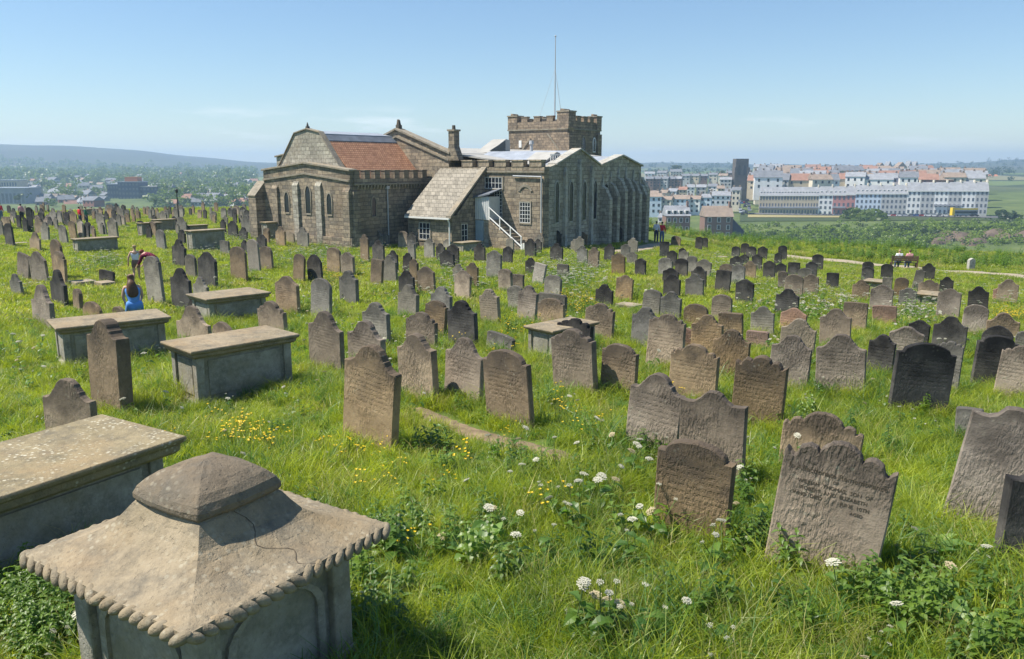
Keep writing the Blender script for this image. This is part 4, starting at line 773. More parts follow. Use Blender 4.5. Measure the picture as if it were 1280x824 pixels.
def put_house(px, py, depth, w, h, wall, roof, where, rz=0., d=8., rh=2.6, hip=False, fl=2, cols=3, chim=1, name='house'):
    """py: foot of the wall in the photograph"""
    key = (round(w*2)/2, round(h*2)/2, wall, roof, hip, fl, cols, chim, d, rh)
    if key not in MC: MC[key] = house_mesh(key[0], d, key[1], rh, wall, roof, hip, fl, cols, chim)
    p = at_depth(px, py, depth); o = link(name, MC[key], None, p, rz); tag(o, None, 'house', 'houses of the town across the harbour')
    HITEMS.append((o, '%s house with %s roof %s' % (wall, roof.replace('slate', 'slate').replace('-', '-'), where), px)); return o
# the long terrace on the far cliff: every house a thing with its own parts
plain('far_glass', (.13,.145,.17), .3, 2, .3); wm = MB().box(-.5, .5, -.07, .02, 0, 1.9).mesh('window', 'far_glass'); dm = MB().box(-.45, .45, -.05, .9, 0, 1.2); dm = dm.mesh('dormer', ['white_paint'])
def terrace_house(x0, x1, ytop, yb, depth, wall, label, fl=3, cols=3, roof='grey slate', dorm=True, chim=True, bal=False):
    da = depth+15-(x0-948)/285*34; db = depth+15-(x1-948)/285*34; a = at_depth(x0, yb, da); b = at_depth(x1, yb, db); w = (b-a).xy.length+.02; h = zat(x0, ytop, da)-a.z; e = empty('terrace_house', (a+b)/2, math.atan2(b.y-a.y, b.x-a.x)); tag(e, label, 'house', 'terrace on the far cliff'); d = 11
    MB().box(-w/2+.02, w/2-.02, 0, d, -4, h).build('wall', 'w_'+wall, e); MB().box(-w/2, w/2, -.35, .0, h-.5, h+.1).build('cornice', 'white_paint', e)
    rf = MB().prism([(-.2, h+.1), (d, h+.1), (d-4.2, h+4.2), (4.2, h+4.2)], -w/2+.01, w/2-.01, 'x').build('roof', 'r_'+roof, e)
    if chim: MB().box(w/2-.55, w/2-.05, 3.6, 7.4, h+1.5, h+5.4).build('chimney', 'w_cream', rf)
    for c in range(cols):
        x = -w/2+w*(c+.5)/cols
        for f in range(fl): link('window', wm, e, (x, 0, h*(f+.28)/fl), scale=(min(1.15, w/cols*.45), 1, h/fl/1.9*.52))
        if dorm:
            dd = link('dormer', dm, rf, (x, 1.0, h+.75)); link('window', wm, dd, (0, -.05, .15), scale=(.6, 1, .42))
    if bal: MB().box(-w/2+.03, w/2-.03, -.9, 0, h*.36, h*.36+.9).build('balcony', 'w_panel', e)
D0 = 432.
bayx = [948, 963, 978, 993, 1008, 1022]
for i in range(5): terrace_house(bayx[i], bayx[i+1], 244, 269.5, D0, 'buff stone', 'buff stone terrace house on the far cliff, %s from its left end' % (ORD[i+1] if i else 'the one'), 3, 4, 'grey slate', True, i == 4, True)
terrace_house(1022, 1039.5, 243.5, 269.5, D0, 'white', 'white terrace house with dark windows, left of the pink ones', 4, 3)
terrace_house(1039.5, 1056, 243.5, 269.5, D0, 'pink', 'wider pink terrace house on the far cliff', 3, 3, bal=True); terrace_house(1056, 1067.5, 243, 269.5, D0, 'pink', 'narrow pink terrace house, right of the wider one', 3, 2, 'grey slate', False)
for i, (a, b) in enumerate(((1067.5, 1084), (1084, 1100), (1100, 1116), (1116, 1132))): terrace_house(a, b, 242, 269, D0, 'pale blue' if i < 2 else 'grey', '%s terrace house right of the pink pair, %s along' % ('pale blue' if i < 2 else 'light grey', ORD[i+1]), 4, 3)
hx = [1132, 1149, 1166, 1183, 1200, 1217, 1233]
for i in range(6): terrace_house(hx[i], hx[i+1], 238.5, 268.5, D0, 'white' if i % 2 == 0 else 'grey', '%s bay of the tall hotel block at the terrace end, %s from left' % ('white' if i % 2 == 0 else 'greyish', ORD[i+1]), 4, 3, 'grey slate', False, True, i in (2, 3))
# roofs stepping up behind the terrace
rr = random.Random(21); wl = list(WALLC); 
for k, (y, dep) in enumerate(((233, 480), (227, 540), (221, 620), (217, 720), (213.5, 860))):
    x = 948+rr.uniform(0, 8)
    while x < (1225 if k < 3 else 1165):
        w = rr.uniform(9, 15); put_house(x, y+rr.uniform(3, 6), dep+rr.uniform(-12, 12), w/.95, rr.uniform(5, 7.5), rr.choice(['cream','white','grey','buff stone','red brick','cream']), rr.choice(['slate','grey slate','grey slate','slate','grey slate','brown-tiled','brown-tiled','grey slate','red-tiled']), 'behind the far terrace', rr.uniform(-.5, .1), 9, rr.uniform(2.5, 4), False, 2, 3, rr.choice([1, 2])); x += w*dep*.00098/.95*rr.uniform(1.6, 2.3)
# town right of the church: rows read from the photograph (left, right, foot, eaves, depth, wall, roof)
rows_ = [(808,824,296,286,360,'pale blue','red-tiled',2),(822,834,291,272,372,'white','grey slate',3),(807,826,268,246,420,'pale blue','brown-tiled',3),(826,838,268,250,424,'cream','brown-tiled',3),(838,861,267,249,428,'pale blue','brown-tiled',3),(861,874,267,249,430,'white','brown-tiled',3),(874,888,266,247,432,'pale blue','grey slate',3),(888,912,262,245,445,'white','grey slate',3),
         (810,822,249,242,470,'white','brown-tiled',2),(824,833,249,241,474,'cream','brown-tiled',2),(834,845,248,239,480,'white','grey slate',2),(848,858,246,238,480,'buff stone','red-tiled',2),(858,868,242,234,520,'white','grey slate',2),(870,882,243,234,525,'grey','grey slate',2),(884,896,241,233,530,'white','slate',2),(897,905,246,236,505,'buff stone','brown-tiled',3),(906,916,254,240,470,'red brick','slate',3),(914,924,258,238,462,'cream','slate',3),
         (807,816,234,224,600,'brown brick','slate',3),(816,825,234,224,602,'brown brick','slate',3),(825,834,234,224,604,'grey','slate',3),(834,843,234,224,606,'brown brick','slate',3),(843,851,233,224,608,'brown brick','grey slate',3),(852,862,226,220,690,'grey','slate',2),(863,873,226,220,690,'buff stone','slate',2),(874,884,226,220,700,'brown brick','slate',2),(886,896,226,219,700,'cream','slate',2),(898,908,228,220,640,'cream','brown-tiled',2),(900,914,233,225,560,'grey','grey slate',2),(908,918,222,216,720,'brown brick','slate',2),
         (944,956,244,230,520,'cream','red-tiled',3),(934,944,236,226,540,'yellow','slate',3),(806,818,222,217,760,'white','grey slate',2),(821,833,220,216,800,'grey','slate',2),(838,852,220,215,800,'cream','slate',2)]
for x0, x1, yb, ye, dep, wl_, rf, fl in rows_:
    w = (x1-x0)*dep*.00098; h = (yb-ye)*dep*.00098; put_house((x0+x1)/2, yb, dep, w, h, wl_, rf, 'right of the church', rr.uniform(-.45, -.15), 9, max(1.8, w*.22), dep < 440 and rf == 'grey slate', fl, max(2, int(w/2.4)), 2)
# two brick houses nearer the water
def big_house(x0, x1, ye, yb, dep, wall, roof, label, cols, fl, dorm=0):
    a = at_depth(x0, yb, dep); b = at_depth(x1, yb, dep); w = b.x-a.x; h = zat(x0, ye, dep)-a.z; e = empty('brick_house', ((a.x+b.x)/2, dep, a.z)); tag(e, label, 'house')
    MB().box(-w/2, w/2, 0, 9, -7, h).build('wall', 'w_'+wall, e); rf = MB().prism([(-.5, h), (9.5, h), (4.5, h+4.2)], -w/2-.3, w/2+.3, 'x').build('roof', 'r_'+roof, e); MB().box(w/2-.9, w/2-.1, 3.6, 5.4, h+2, h+6).build('chimney', 'w_'+wall, rf)
    fm = MB().box(-.75, .75, -.12, .0, 0, 2.).mesh('window', 'white_paint'); gm = MB().box(-.55, .55, -.16, -.12, .15, 1.85).mesh('pane', 'glass')
    for c in range(cols):
        for f in range(fl):
            o = link('window', fm, e, (-w/2+w*(c+.5)/cols, 0, h*(f+.25)/fl)); link('pane', gm, o)
    for c in range(dorm):
        o = MB().box(-.9, .9, 0, 2.4, 0, 2.0).build('dormer', 'white_paint', rf, (-w/2+w*(c+.5)/dorm, .4, h+.3)); link('pane', gm, o, (0, .1, .05))
big_house(880, 915, 271, 299, 330, 'brown brick', 'brown-tiled', 'tall brown brick house with white windows facing the churchyard', 3, 3)
big_house(832, 862, 270, 292, 345, 'brown brick', 'grey slate', 'brick house with a row of white dormers by the harbour', 4, 2, 4)
b = at_depth(918, 297, 333); e = empty('lean_to', b); tag(e, 'dark blue-grey barn end right of the tall brick house', 'building'); MB().prism([(-4.5, -4), (5, -4), (5, 1.5), (-1, 7.5), (-4.5, 5)], 0, 8, 'y').build('wall', 'w_navy', e); MB().slab([(5.3, -.3, 1.3), (-1, -.3, 7.7), (-1, 8.3, 7.7), (5.3, 8.3, 1.3)], .2).build('roof', 'r_slate', e)
# truncated tower of the other church
b = at_depth(925.5, 252, 560); e = empty('church_tower', b); tag(e, 'dark square church tower rising over the town', 'tower'); w = 17*560*.00098/2; zt = zat(925, 198.5, 560)-b.z
MB().add([(-w,0,-5),(w,0,-5),(w,2*w,-5),(-w,2*w,-5),(-w*.92,.4,zt),(w*.92,.4,zt),(w*.92,2*w-.4,zt),(-w*.92,2*w-.4,zt)], [(0,3,2,1),(4,5,6,7),(0,1,5,4),(1,2,6,5),(2,3,7,6),(3,0,4,7)]).build('shaft', 'w_tower', e)
for sx_ in (-1, 1): MB().box(sx_*w*.95-.7, sx_*w*.95+.7, -.7, .7, -5, zt*.8).build('buttress', 'w_tower', e)
for sx_ in (-.4, .4): MB().prism(lancet_pts(sx_*w, zt*.62, zt*.85, 1.6), -.02, .35, 'y').build('belfry_window', 'glass', e)
MB().prism([(-1, 0), (11, 0), (11, 9), (5, 14), (-1, 9)], w+.1, w+6, 'x').build('nave', 'w_tower', e)
# gabled hotel on the skyline
b = at_depth(1123, 217, 800); e = empty('skyline_hotel', b); tag(e, 'big white gabled hotel with pointed turrets on the skyline', 'hotel')
MB().box(-20, 20, 0, 14, -8, 6).build('wall', 'w_cream', e)
for x, hw, hh in ((-17, 4, 7), (-9, 2.6, 9), (3, 5, 8), (11, 2.2, 10), (17, 2.6, 9)): MB().prism([(x-hw, 6), (x+hw, 6), (x, 6+hh*.62)], -.6, 9, 'y').build('gable_roof', 'r_brown-tiled' if x in (3, -17) else 'r_grey slate', e); MB().box(x-1, x+1, -.75, -.6, 2, 5).build('window', 'glass', e)
# long low red shed far right
b = at_depth(1238, 224, 1150); e = empty('long_shed', b); tag(e, 'long shed with bright red roof on the far right hillside', 'shed'); MB().box(-11, 11, 0, 12, -4, 3.2).build('wall', 'w_pale blue', e); MB().prism([(-.5, 3.2), (12.5, 3.2), (6, 6.5)], -11.5, 11.5, 'x').build('roof', 'orange_panel', e)
# town on the left
def block(name, x0, x1, yt, yb, dep, mat, label, cat, d=14, floors=0, cols=0, roof=None):
    a = at_depth(x0, yb, dep); q = at_depth(x1, yb, dep); w = q.x-a.x; h = zat(x0, yt, dep)-a.z; e = empty(name, ((a.x+q.x)/2, dep, a.z)); tag(e, label, cat)
    MB().box(-w/2, w/2, 0, d, -10, h).build('wall', mat, e); MB().box(-w/2-.4, w/2+.4, -.4, d+.4, h, h+.7).build('roof', roof or 'lead', e)
    for f in range(floors):
        for c in range(cols): link('window', wm, e, (-w/2+w*(c+.5)/cols, 0, h*(f+.3)/floors), scale=(w/cols*.6, 2, h/floors*.25))
    return e, w, h
block('office_block', 136, 150, 231, 258, 640, 'w_navy', 'dark flat-roofed block left of the tall modern offices', 'building', 14, 4, 4); e, w, h = block('office_block', 150, 176, 228, 262, 630, 'w_navy', 'tall dark blue modern office block across the river', 'building', 16, 6, 6); MB().box(-w*.2, w*.4, 2, 10, h+.7, h+4).build('roof_house', 'orange_panel', e)
block('office_block', 176, 199, 234, 262, 632, 'w_navy', 'glazed blue wing right of the tall modern offices', 'building', 14, 5, 5, 'lead_pale')
block('panelled_hall', -12, 33, 236, 262, 560, 'w_panel', 'grey panelled industrial hall at the far left edge', 'building', 20, 1, 9); block('long_store', -5, 22, 226, 236, 720, 'w_buff stone', 'long buff building with flat roof above the panelled hall', 'building', 16, 1, 8)
rows_ = []
for y, dep, n in ((262, 540, 20), (257, 590, 24), (252, 660, 30), (246, 750, 36), (240, 850, 36), (234, 960, 36), (228, 1120, 32), (222, 1350, 22)):
    for i in range(n):
        x = rr.uniform(28, 322)
        if dep < 620 and (128 < x < 206 or x < 45): continue
        if 205 < x < 300 and dep > 700 and rr.random() < .62: continue
        rows_.append((x, y+rr.uniform(-2.5, 2.5), dep+rr.uniform(-25, 25)))
for x, y, dep in rows_: put_house(x, y, dep, rr.choice([6, 7, 8.5, 10, 13]), rr.choice([4., 5., 6.]), rr.choice(['white','cream','grey','buff stone','red brick','brown brick','grey','buff stone']), rr.choice(['slate','grey slate','slate','brown-tiled','red-tiled','slate']), 'across the valley at left', rr.uniform(-.7, .7), 8, rr.choice([2.5, 3.2]), False, 2, 3, 1)
for x0, x1, y, dep in ((86, 93, 223, 1250), (106, 121, 223.5, 1240), (233, 242, 226, 1150), (311, 318, 259, 520), (252, 262, 248.5, 640)): put_house((x0+x1)/2, y, dep, (x1-x0)*dep*.00098, 5, 'white', 'grey slate', 'standing out bright at left', 0, 9, 2.2, False, 1, 4, 0)
rank_labels(HITEMS)
# cars: parked before the terrace, on the sloping street and in the car park on the left
CARC = {'white': (.75,.75,.75), 'silver': (.45,.46,.48), 'dark': (.03,.03,.035), 'red': (.35,.03,.03), 'blue': (.06,.12,.3), 'grey': (.2,.2,.21)}
for k, c in CARC.items(): q = plain('car_'+k, c, .03, 1, .3)
def car_meshes(col):
    bd = MB().prism([(-2.1, .3), (2.1, .3), (2.15, .75), (1.2, .95), (-1.6, .95), (-2.15, .85)], -.85, .85, 'y').mesh('body', 'car_'+col)
    cb = MB().add([(-1.55,-.8,.95),(1.1,-.8,.95),(1.1,.8,.95),(-1.55,.8,.95),(-1.1,-.65,1.45),(.35,-.65,1.45),(.35,.65,1.45),(-1.1,.65,1.45)], [(4,5,6,7),(0,1,5,4),(1,2,6,5),(2,3,7,6),(3,0,4,7)]).mesh('cabin', 'glass'); return bd, cb
CMS = {k: car_meshes(k) for k in CARC}; wh = MB().tube((0, -.1, 0), (0, .1, 0), .32, .32, 10).mesh('wheel', 'iron'); CI = []
def car(px, py, dep, where, rz=0.):
    c = rr.choice(list(CARC)); p = at_depth(px, py, dep); e = empty('parked_car', p, rz); tag(e, None, 'car', 'parked cars '+where); link('body', CMS[c][0], e); link('cabin', CMS[c][1], e)
    for x in (-1.35, 1.35):
        for y in (-.8, .8): link('wheel', wh, e, (x, y, .32))
    CI.append((e, '%s car parked %s' % (c, where), px))
for i in range(38): car(952+i*7.2+rr.uniform(-1, 1), 270.6, 438-i*.92, 'before the far terrace', -.26)
for i in range(16): car(923+rr.uniform(0, 14), 252+i*1.1, 445-i*1.0, 'on the sloping street by the dark tower', 1.3)
for i in range(22): car(54+i*3.4, 248.5+rr.uniform(-1.5, 1.5), 700+rr.uniform(-15, 15), 'in the car park across the river at left', rr.choice([0, 1.5]))
rank_labels(CI)
# yellow-fronted bus or kiosk by the hotel
b = at_depth(1208, 270.5, 404); e = empty('open_top_bus', b); tag(e, 'yellow-fronted open-top bus before the hotel block', 'bus'); MB().box(-6, 5.5, 0, 2.4, .4, 3.2).build('body', 'w_panel', e); MB().box(-7.2, -6, .0, 2.4, .4, 4.2).build('cab', 'w_yellowp' if 'w_yellowp' in MAT else 'buttercup', e); MB().box(-5.8, 5.3, -.03, 0, 1.5, 2.5).build('window', 'glass', e); MB().box(-6, 5.5, .1, .2, 3.2, 4.).build('rail', 'buttercup', e)
for x in (-4.5, 3.5): link('wheel', wh, e, (x, .1, .45), scale=(1.4, 1.4, 1.4))
# street and lawn strip in front of the terrace
def patch(name, pts, mat, dz=.25, n=14):
    """quad laid on the ground, corners by picture place and depth"""
    P = [at_depth(x, 268, d) for x, d in pts]; vs = []; fs = []
    for i in range(n+1):
        for k in range(n+1):
            a = P[0].lerp(P[1], i/n); c = P[3].lerp(P[2], i/n); q = a.lerp(c, k/n); vs.append((q.x, q.y, float(H(q.x, q.y))+dz))
    fs = [(i*(n+1)+k, (i+1)*(n+1)+k, (i+1)*(n+1)+k+1, i*(n+1)+k+1) for i in range(n) for k in range(n)]
    tag(MB().add(vs, fs).build(name, mat), kind='structure')
patch('terrace_road', [(935, 433), (1290, 396), (1290, 406), (935, 445)], 'tarmac', .35)
leaf('mown', (.13,.16,.045), (1,1,.6), .15); patch('lawn', [(925, 396), (1290, 384), (1290, 395), (925, 432)], 'mown', .3)
plain('dry_field', (.30,.26,.12), .15, .05); patch('dry_lawn', [(935, 412), (1062, 404), (1062, 414), (935, 426)], 'dry_field', .5)

# ------------------------------------------------------------------ trees, hedges, scrub
def crown_verts(rng, c, rad, n, size, flat=.8):
    """leaf-clump quads scattered through lumpy lobes of a crown"""
    k = max(3, int(n/90)); lobes = rng.normal(0, .42, (k, 3))*np.array(rad); lr = rng.uniform(.38, .62, k)
    w = rng.integers(0, k, n); d = rng.normal(0, 1, (n, 3)); d /= np.linalg.norm(d, axis=1)[:, None]; rr_ = rng.uniform(.55, 1., n)**.6
    p = lobes[w]+d*(rr_*lr[w])[:, None]*np.array(rad); p[:, 2] = np.maximum(p[:, 2], -rad[2]*.85); p = p+np.array(c)
    u = rng.normal(0, 1, (n, 3)); u /= np.linalg.norm(u, axis=1)[:, None]; v = np.cross(u, d); v /= np.maximum(np.linalg.norm(v, axis=1), 1e-3)[:, None]
    s_ = (size*rng.uniform(.6, 1.3, n))[:, None]
    return np.stack([p-u*s_-v*s_*.6, p+u*s_-v*s_*.5, p+u*s_*.5+v*s_, p-u*s_*.7+v*s_*.8], 1).reshape(-1, 3)
def quads_mesh(name, V, mats):
    n = len(V)//4; me = bpy.data.meshes.new(name); me.vertices.add(n*4); me.vertices.foreach_set('co', np.ascontiguousarray(V, np.float32).ravel())
    me.loops.add(n*4); me.loops.foreach_set('vertex_index', np.arange(n*4, dtype=np.int32)); me.polygons.add(n); me.polygons.foreach_set('loop_start', np.arange(0, n*4, 4, dtype=np.int32)); me.update(calc_edges=True)
    for m in mats: me.materials.append(MAT[m])
    return me
TI = []
def tree(px, py, dep, wpx, hpx, mat, where, name='tree', n=420):
    rng = np.random.default_rng(int(px*10+py)); p = at_depth(px, py, dep); s_ = dep*.00098; w = wpx*s_/2; h = hpx*s_
    e = empty(name, p); tag(e, None, name.replace('_', ' '), 'trees and bushes across the valley')
    t = MB().tube((0, 0, -2), (0, 0, h*.45), h*.04, h*.025, 7)
    for k in range(4): a = k*1.6; t.tube((0, 0, h*(.25+.05*k)), (math.cos(a)*w*.5, math.sin(a)*w*.5, h*.6), h*.02, h*.01, 5)
    t.build('trunk', 'bark', e); link('crown', quads_mesh('crown', crown_verts(rng, (0, 0, h*.55), (w, w, h*.45), n, max(.25, w*.12)), [mat]), e)
    TI.append((e, ('dark green' if 'dark' in mat else 'mid green')+' '+name.replace('_', ' ')+' '+where, px))
tree(1073, 287, 400, 46, 24, 'far_leaf', 'alone on the cliff lawn before the terrace', 'round_bush', 2600)
tree(1060, 286, 402, 22, 20, 'far_leaf_dark', 'against the big round bush on the cliff', 'round_bush', 900)
for x, y, w, h in ((1189, 288, 14, 12), (1257, 287, 34, 20), (1276, 300, 30, 22), (1235, 285, 20, 12)): tree(x, y, 392, w, h, 'far_leaf_dark', 'on the cliff edge at far right', 'bush', 900)
for x, y, dep, w, h in ((126, 252, 655, 12, 10), (92, 250, 660, 13, 12), (208, 262, 600, 20, 26), (228, 258, 640, 22, 28), (250, 256, 660, 22, 22), (205, 246, 800, 18, 18), (140, 261, 520, 16, 9), (22, 252, 540, 10, 8), (300, 262, 520, 14, 12), (270, 250, 700, 18, 16)): tree(x, y, dep, w, h, 'far_leaf_dark' if (x*7) % 3 else 'far_leaf', 'in the town at left', 'tree', 700)
for x, y, dep, w, h in ((900, 222, 760, 12, 8), (846, 214, 1000, 16, 7), (958, 216, 700, 12, 7), (1170, 222, 720, 10, 9), (1178, 219, 760, 9, 8)): tree(x, y, dep, w, h, 'far_leaf_dark', 'among the roofs at right', 'tree', 400)
rank_labels(TI)
# far woods: one mass
V = []
rng = np.random.default_rng(4)
for i in range(1250):
    px = rng.uniform(-30, 330); k = rng.uniform(0, 1); dep = 520+1500*k**1.1
    if dep < 1050 and px < 190 and rng.random() < .72: continue
    if dep < 660 and (px < 50 or 130 < px < 205): continue
    x = (px-CX)/F*dep; y = dep*.98; z = float(H(x, y)); r_ = rng.uniform(3.5, 6.5) if dep < 1000 else rng.uniform(5, 9)
    V.append(crown_verts(rng, (x, y, z+r_*.7), (r_*1.2, r_*1.2, r_), 100, r_*.16))
tag(link('woodland', quads_mesh('woodland', np.concatenate(V), ['far_leaf'])), 'mixed green woodland on the far valley side at left', 'woodland', kind='stuff')
V = []
for i in range(260):
    px = rng.uniform(800, 1300); dep = rng.uniform(1000, 2600); x = (px-CX)/F*dep; y = dep*.98
    if rng.random() < .5: y = 1500+300*round((y-1500)/300)+rng.uniform(-20, 20)
    z = float(H(x, y)); r_ = rng.uniform(3.5, 7); V.append(crown_verts(rng, (x, y, z+r_*.6), (r_*1.6, r_*1.2, r_), 70, r_*.17))
tag(link('hedgerow_trees', quads_mesh('hedgerow_trees', np.concatenate(V), ['far_leaf_dark'])), 'dark hedgerow trees between the fields on the far hills', 'hedgerow', kind='stuff')
V = []; V2 = []
for i in range(2300):
    px = rng.uniform(900, 1300); dep = rng.uniform(318, 384); x = (px-CX)/F*dep; y = dep*.98; z = float(H(x, y)); r_ = rng.uniform(.8, 2.2)
    if dep > 366 and rng.random() < .8: continue
    if dep < 352 and px > 1150 and rng.random() < .8: continue
    (V if rng.random() < .72 else V2).append(crown_verts(rng, (x, y, z+r_*.35), (r_*1.7, r_*1.3, r_), 75, r_*.17))
tag(link('cliff_scrub', quads_mesh('cliff_scrub', np.concatenate(V), ['scrub_leaf'])), 'bright green scrub covering the opposite cliff slope', 'scrub', kind='stuff'); tag(link('cliff_thicket', quads_mesh('cliff_thicket', np.concatenate(V2), ['far_leaf_dark'])), 'dark thickets on the opposite cliff slope', 'scrub', kind='stuff')
# slumped earth on the cliff
vs = []; fs = []; n = 22
for i in range(n+1):
    for k in range(9):
        px = 1150+i*(125/n); dep = 326+k*3.2+8*math.sin(i*.5)*.4; x = (px-CX)/F*dep; y = dep*.98; vs.append((x, y, float(H(x, y))+.7+1.2*math.sin(i*.8)*math.sin(k*.9)-(1.6 if i in (0, n) or k in (0, 8) else 0)))
fs = [(i*9+k, i*9+9+k, i*9+10+k, i*9+k+1) for i in range(n) for k in range(8)]
plain('bare_earth', (.13,.095,.07), .3, .25, .95, .5); tag(MB().add(vs, fs).build('bare_cliff_earth', 'bare_earth'), kind='structure')
# ------------------------------------------------------------------ people
plain('skin', (.52,.33,.24), .08, 6, .6); plain('hair_brown', (.10,.055,.03), .3, 30, .5); plain('hair_blond', (.42,.30,.16), .2, 30, .5); plain('hair_red', (.16,.035,.02), .2, 30, .5); plain('hair_dark', (.03,.02,.015), .2, 30, .5)
for k, c in {'white': (.72,.74,.80), 'brown': (.20,.13,.11), 'blue': (.13,.33,.75), 'red': (.62,.02,.04), 'green': (.03,.16,.10), 'navy': (.03,.04,.08), 'pink': (.62,.30,.32), 'denim': (.10,.15,.25), 'black': (.02,.02,.02)}.items(): plain('cloth_'+k, c, .15, 9)
s = NB('cloth_plaid'); v = s.obj(False)
ck = s.n('ShaderNodeTexChecker', Scale=16.); s.l(v, ck.inputs['Vector']); ck.inputs['Color1'].default_value = (.22,.02,.05,1); ck.inputs['Color2'].default_value = (.05,.01,.03,1); s.col(ck.outputs['Color'])
def skinned(name, pts, edges, rad, mat, parent, root=0):
    me = bpy.data.meshes.new(name); me.from_pydata(pts, edges, []); me.materials.append(MAT[mat]); o = link(name, me, parent)
    o.modifiers.new('skin', 'SKIN').use_smooth_shade = True
    for i, r_ in enumerate(rad): d = me.skin_vertices[0].data[i]; d.radius = (r_, r_) if not isinstance(r_, tuple) else r_; d.use_root = i == root
    sb = o.modifiers.new('sub', 'SUBSURF'); sb.levels = 1; sb.render_levels = 2; return o
def person(loc, rz, J, top, bottom, hair, label, long_hair=0., sleeves=1., skirt=False, s=1.):
    """J: joints, facing +y; the body is one surface with hands and feet, clothing and hair are its children"""
    e = empty('person', loc, rz); tag(e, label, 'person', 'visitors in the churchyard')
    D = {'pelvis': (0,0,.93), 'waist': (0,.0,1.08), 'chest': (0,.0,1.28), 'neck': (0,.0,1.46), 'jaw': (0,.03,1.54), 'brow': (0,.015,1.63), 'crown': (0,0,1.69)}
    for k, sg in (('l', -1), ('r', 1)):
        D.update({'sh'+k: (sg*.165,0,1.39), 'el'+k: (sg*.22,-.02,1.13), 'wr'+k: (sg*.25,.05,.90), 'pm'+k: (sg*.25,.07,.83), 'hp'+k: (sg*.09,0,.90), 'kn'+k: (sg*.10,.03,.49), 'an'+k: (sg*.10,-.01,.08), 'to'+k: (sg*.11,.15,.03)})
    for k, v in J.items(): D[k] = v
    if 'pml' not in J:
        for k in 'lr':
            w_ = Vector(D['wr'+k]); el_ = Vector(D['el'+k]); D['pm'+k] = tuple(w_+(w_-el_).normalized()*.075)
    names = list(D); P = [Vector(D[k])*s for k in names]; ix = {k: i for i, k in enumerate(names)}
    rd = {'pelvis': (.14,.10), 'waist': (.115,.085), 'chest': (.14,.10), 'neck': .052, 'jaw': .065, 'brow': .085, 'crown': .055}
    for k in 'lr': rd.update({'sh'+k: .062, 'el'+k: .04, 'wr'+k: .027, 'pm'+k: (.035,.018), 'hp'+k: .088, 'kn'+k: .055, 'an'+k: .036, 'to'+k: .03})
    E_ = [('pelvis','waist'),('waist','chest'),('chest','neck'),('neck','jaw'),('jaw','brow'),('brow','crown')]
    for k in 'lr': E_ += [('chest','sh'+k),('sh'+k,'el'+k),('el'+k,'wr'+k),('wr'+k,'pm'+k),('pelvis','hp'+k),('hp'+k,'kn'+k),('kn'+k,'an'+k),('an'+k,'to'+k)]
    ed = [(ix[a], ix[b]) for a, b in E_]; rads = [tuple(q*s for q in rd[k]) if isinstance(rd[k], tuple) else rd[k]*s for k in names]
    for k in 'lr':      # four fingers and a thumb on each hand
        pm, wr = Vector(D['pm'+k]), Vector(D['wr'+k]); d = (pm-wr).normalized(); sd = d.orthogonal().normalized()
        for f in range(4):
            b = (pm+sd*(f-1.5)*.017+d*.02)*s; t = b+(d*(.06, .07, .065, .05)[f]+Vector((0, .012, 0)))*s; i0 = len(P); P += [b, t]; rads += [.009*s, .007*s]; ed += [(ix['pm'+k], i0), (i0, i0+1)]
        b = (wr+d*.03+sd*.03)*s; i0 = len(P); P += [b, b+(d*.04+sd*.02)*s]; rads += [.010*s, .008*s]; ed += [(ix['wr'+k], i0), (i0, i0+1)]
    skinned('body', P, ed, rads, 'skin', e, ix['pelvis'])
    def cloth(nm, es, grow, mat, cut=None):
        ks = []
        for a, b in es:
            for q in (a, b):
                if q not in ks: ks.append(q)
        pts = [Vector(D[k])*s for k in ks]
        if cut:
            for (k, par, f) in cut: pts[ks.index(k)] = (Vector(D[par])*(1-f)+Vector(D[k])*f)*s
        rr_ = [tuple(((max(rd[k]) if top == 'plaid' else q)+grow)*s for q in rd[k]) if isinstance(rd[k], tuple) else (rd[k]+grow)*s for k in ks]; skinned(nm, pts, [(ks.index(a), ks.index(b)) for a, b in es], rr_, mat, e)
    te = [('pelvis','waist'),('waist','chest'),('chest','shl'),('chest','shr')]; cut = []
    if sleeves: te += [('shl','ell'),('shr','elr')]; cut = [('ell','shl',sleeves),('elr','shr',sleeves)]
    if sleeves >= 1: te += [('ell','wrl'),('elr','wrr')]; cut = [('wrl','ell',.9),('wrr','elr',.9)]
    if sleeves: te += [('chest','neck')]; cut = cut+[('neck','chest',.72)]
    cloth('top', te, .018, 'cloth_'+top, cut)
    cloth('shorts' if not skirt else 'skirt', [('pelvis','waist'),('pelvis','hpl'),('pelvis','hpr'),('hpl','knl'),('hpr','knr')]+([] if bottom in ('brown', 'blue') else [('knl','anl'),('knr','anr')]), .028 if not skirt else .05, 'cloth_'+bottom, [('knl','hpl',.6),('knr','hpr',.6)] if bottom in ('brown',) else None)
    cr, br, jw = (Vector(D[k])*s for k in ('crown', 'brow', 'jaw')); bk = Vector((0, -.055, 0))*s
    hp_ = [cr+Vector((0, 0, .0)), br+bk*.5+Vector((0, 0, .01)), jw+bk]; hr = [.078*s, .098*s, .075*s]
    if long_hair:
        nk = Vector(D['neck'])*s; cs = Vector(D['chest'])*s; ws = Vector(D['waist'])*s; hp_ += [nk+bk*1.7, cs+bk*2.3, ws.lerp(cs, 1-long_hair)+bk*2.2]; hr += [.12*s, (.16*s, .06*s), (.12*s, .045*s)]
    skinned('hair', hp_, [(i, i+1) for i in range(len(hp_)-1)], hr, 'hair_'+hair, e)
    return e
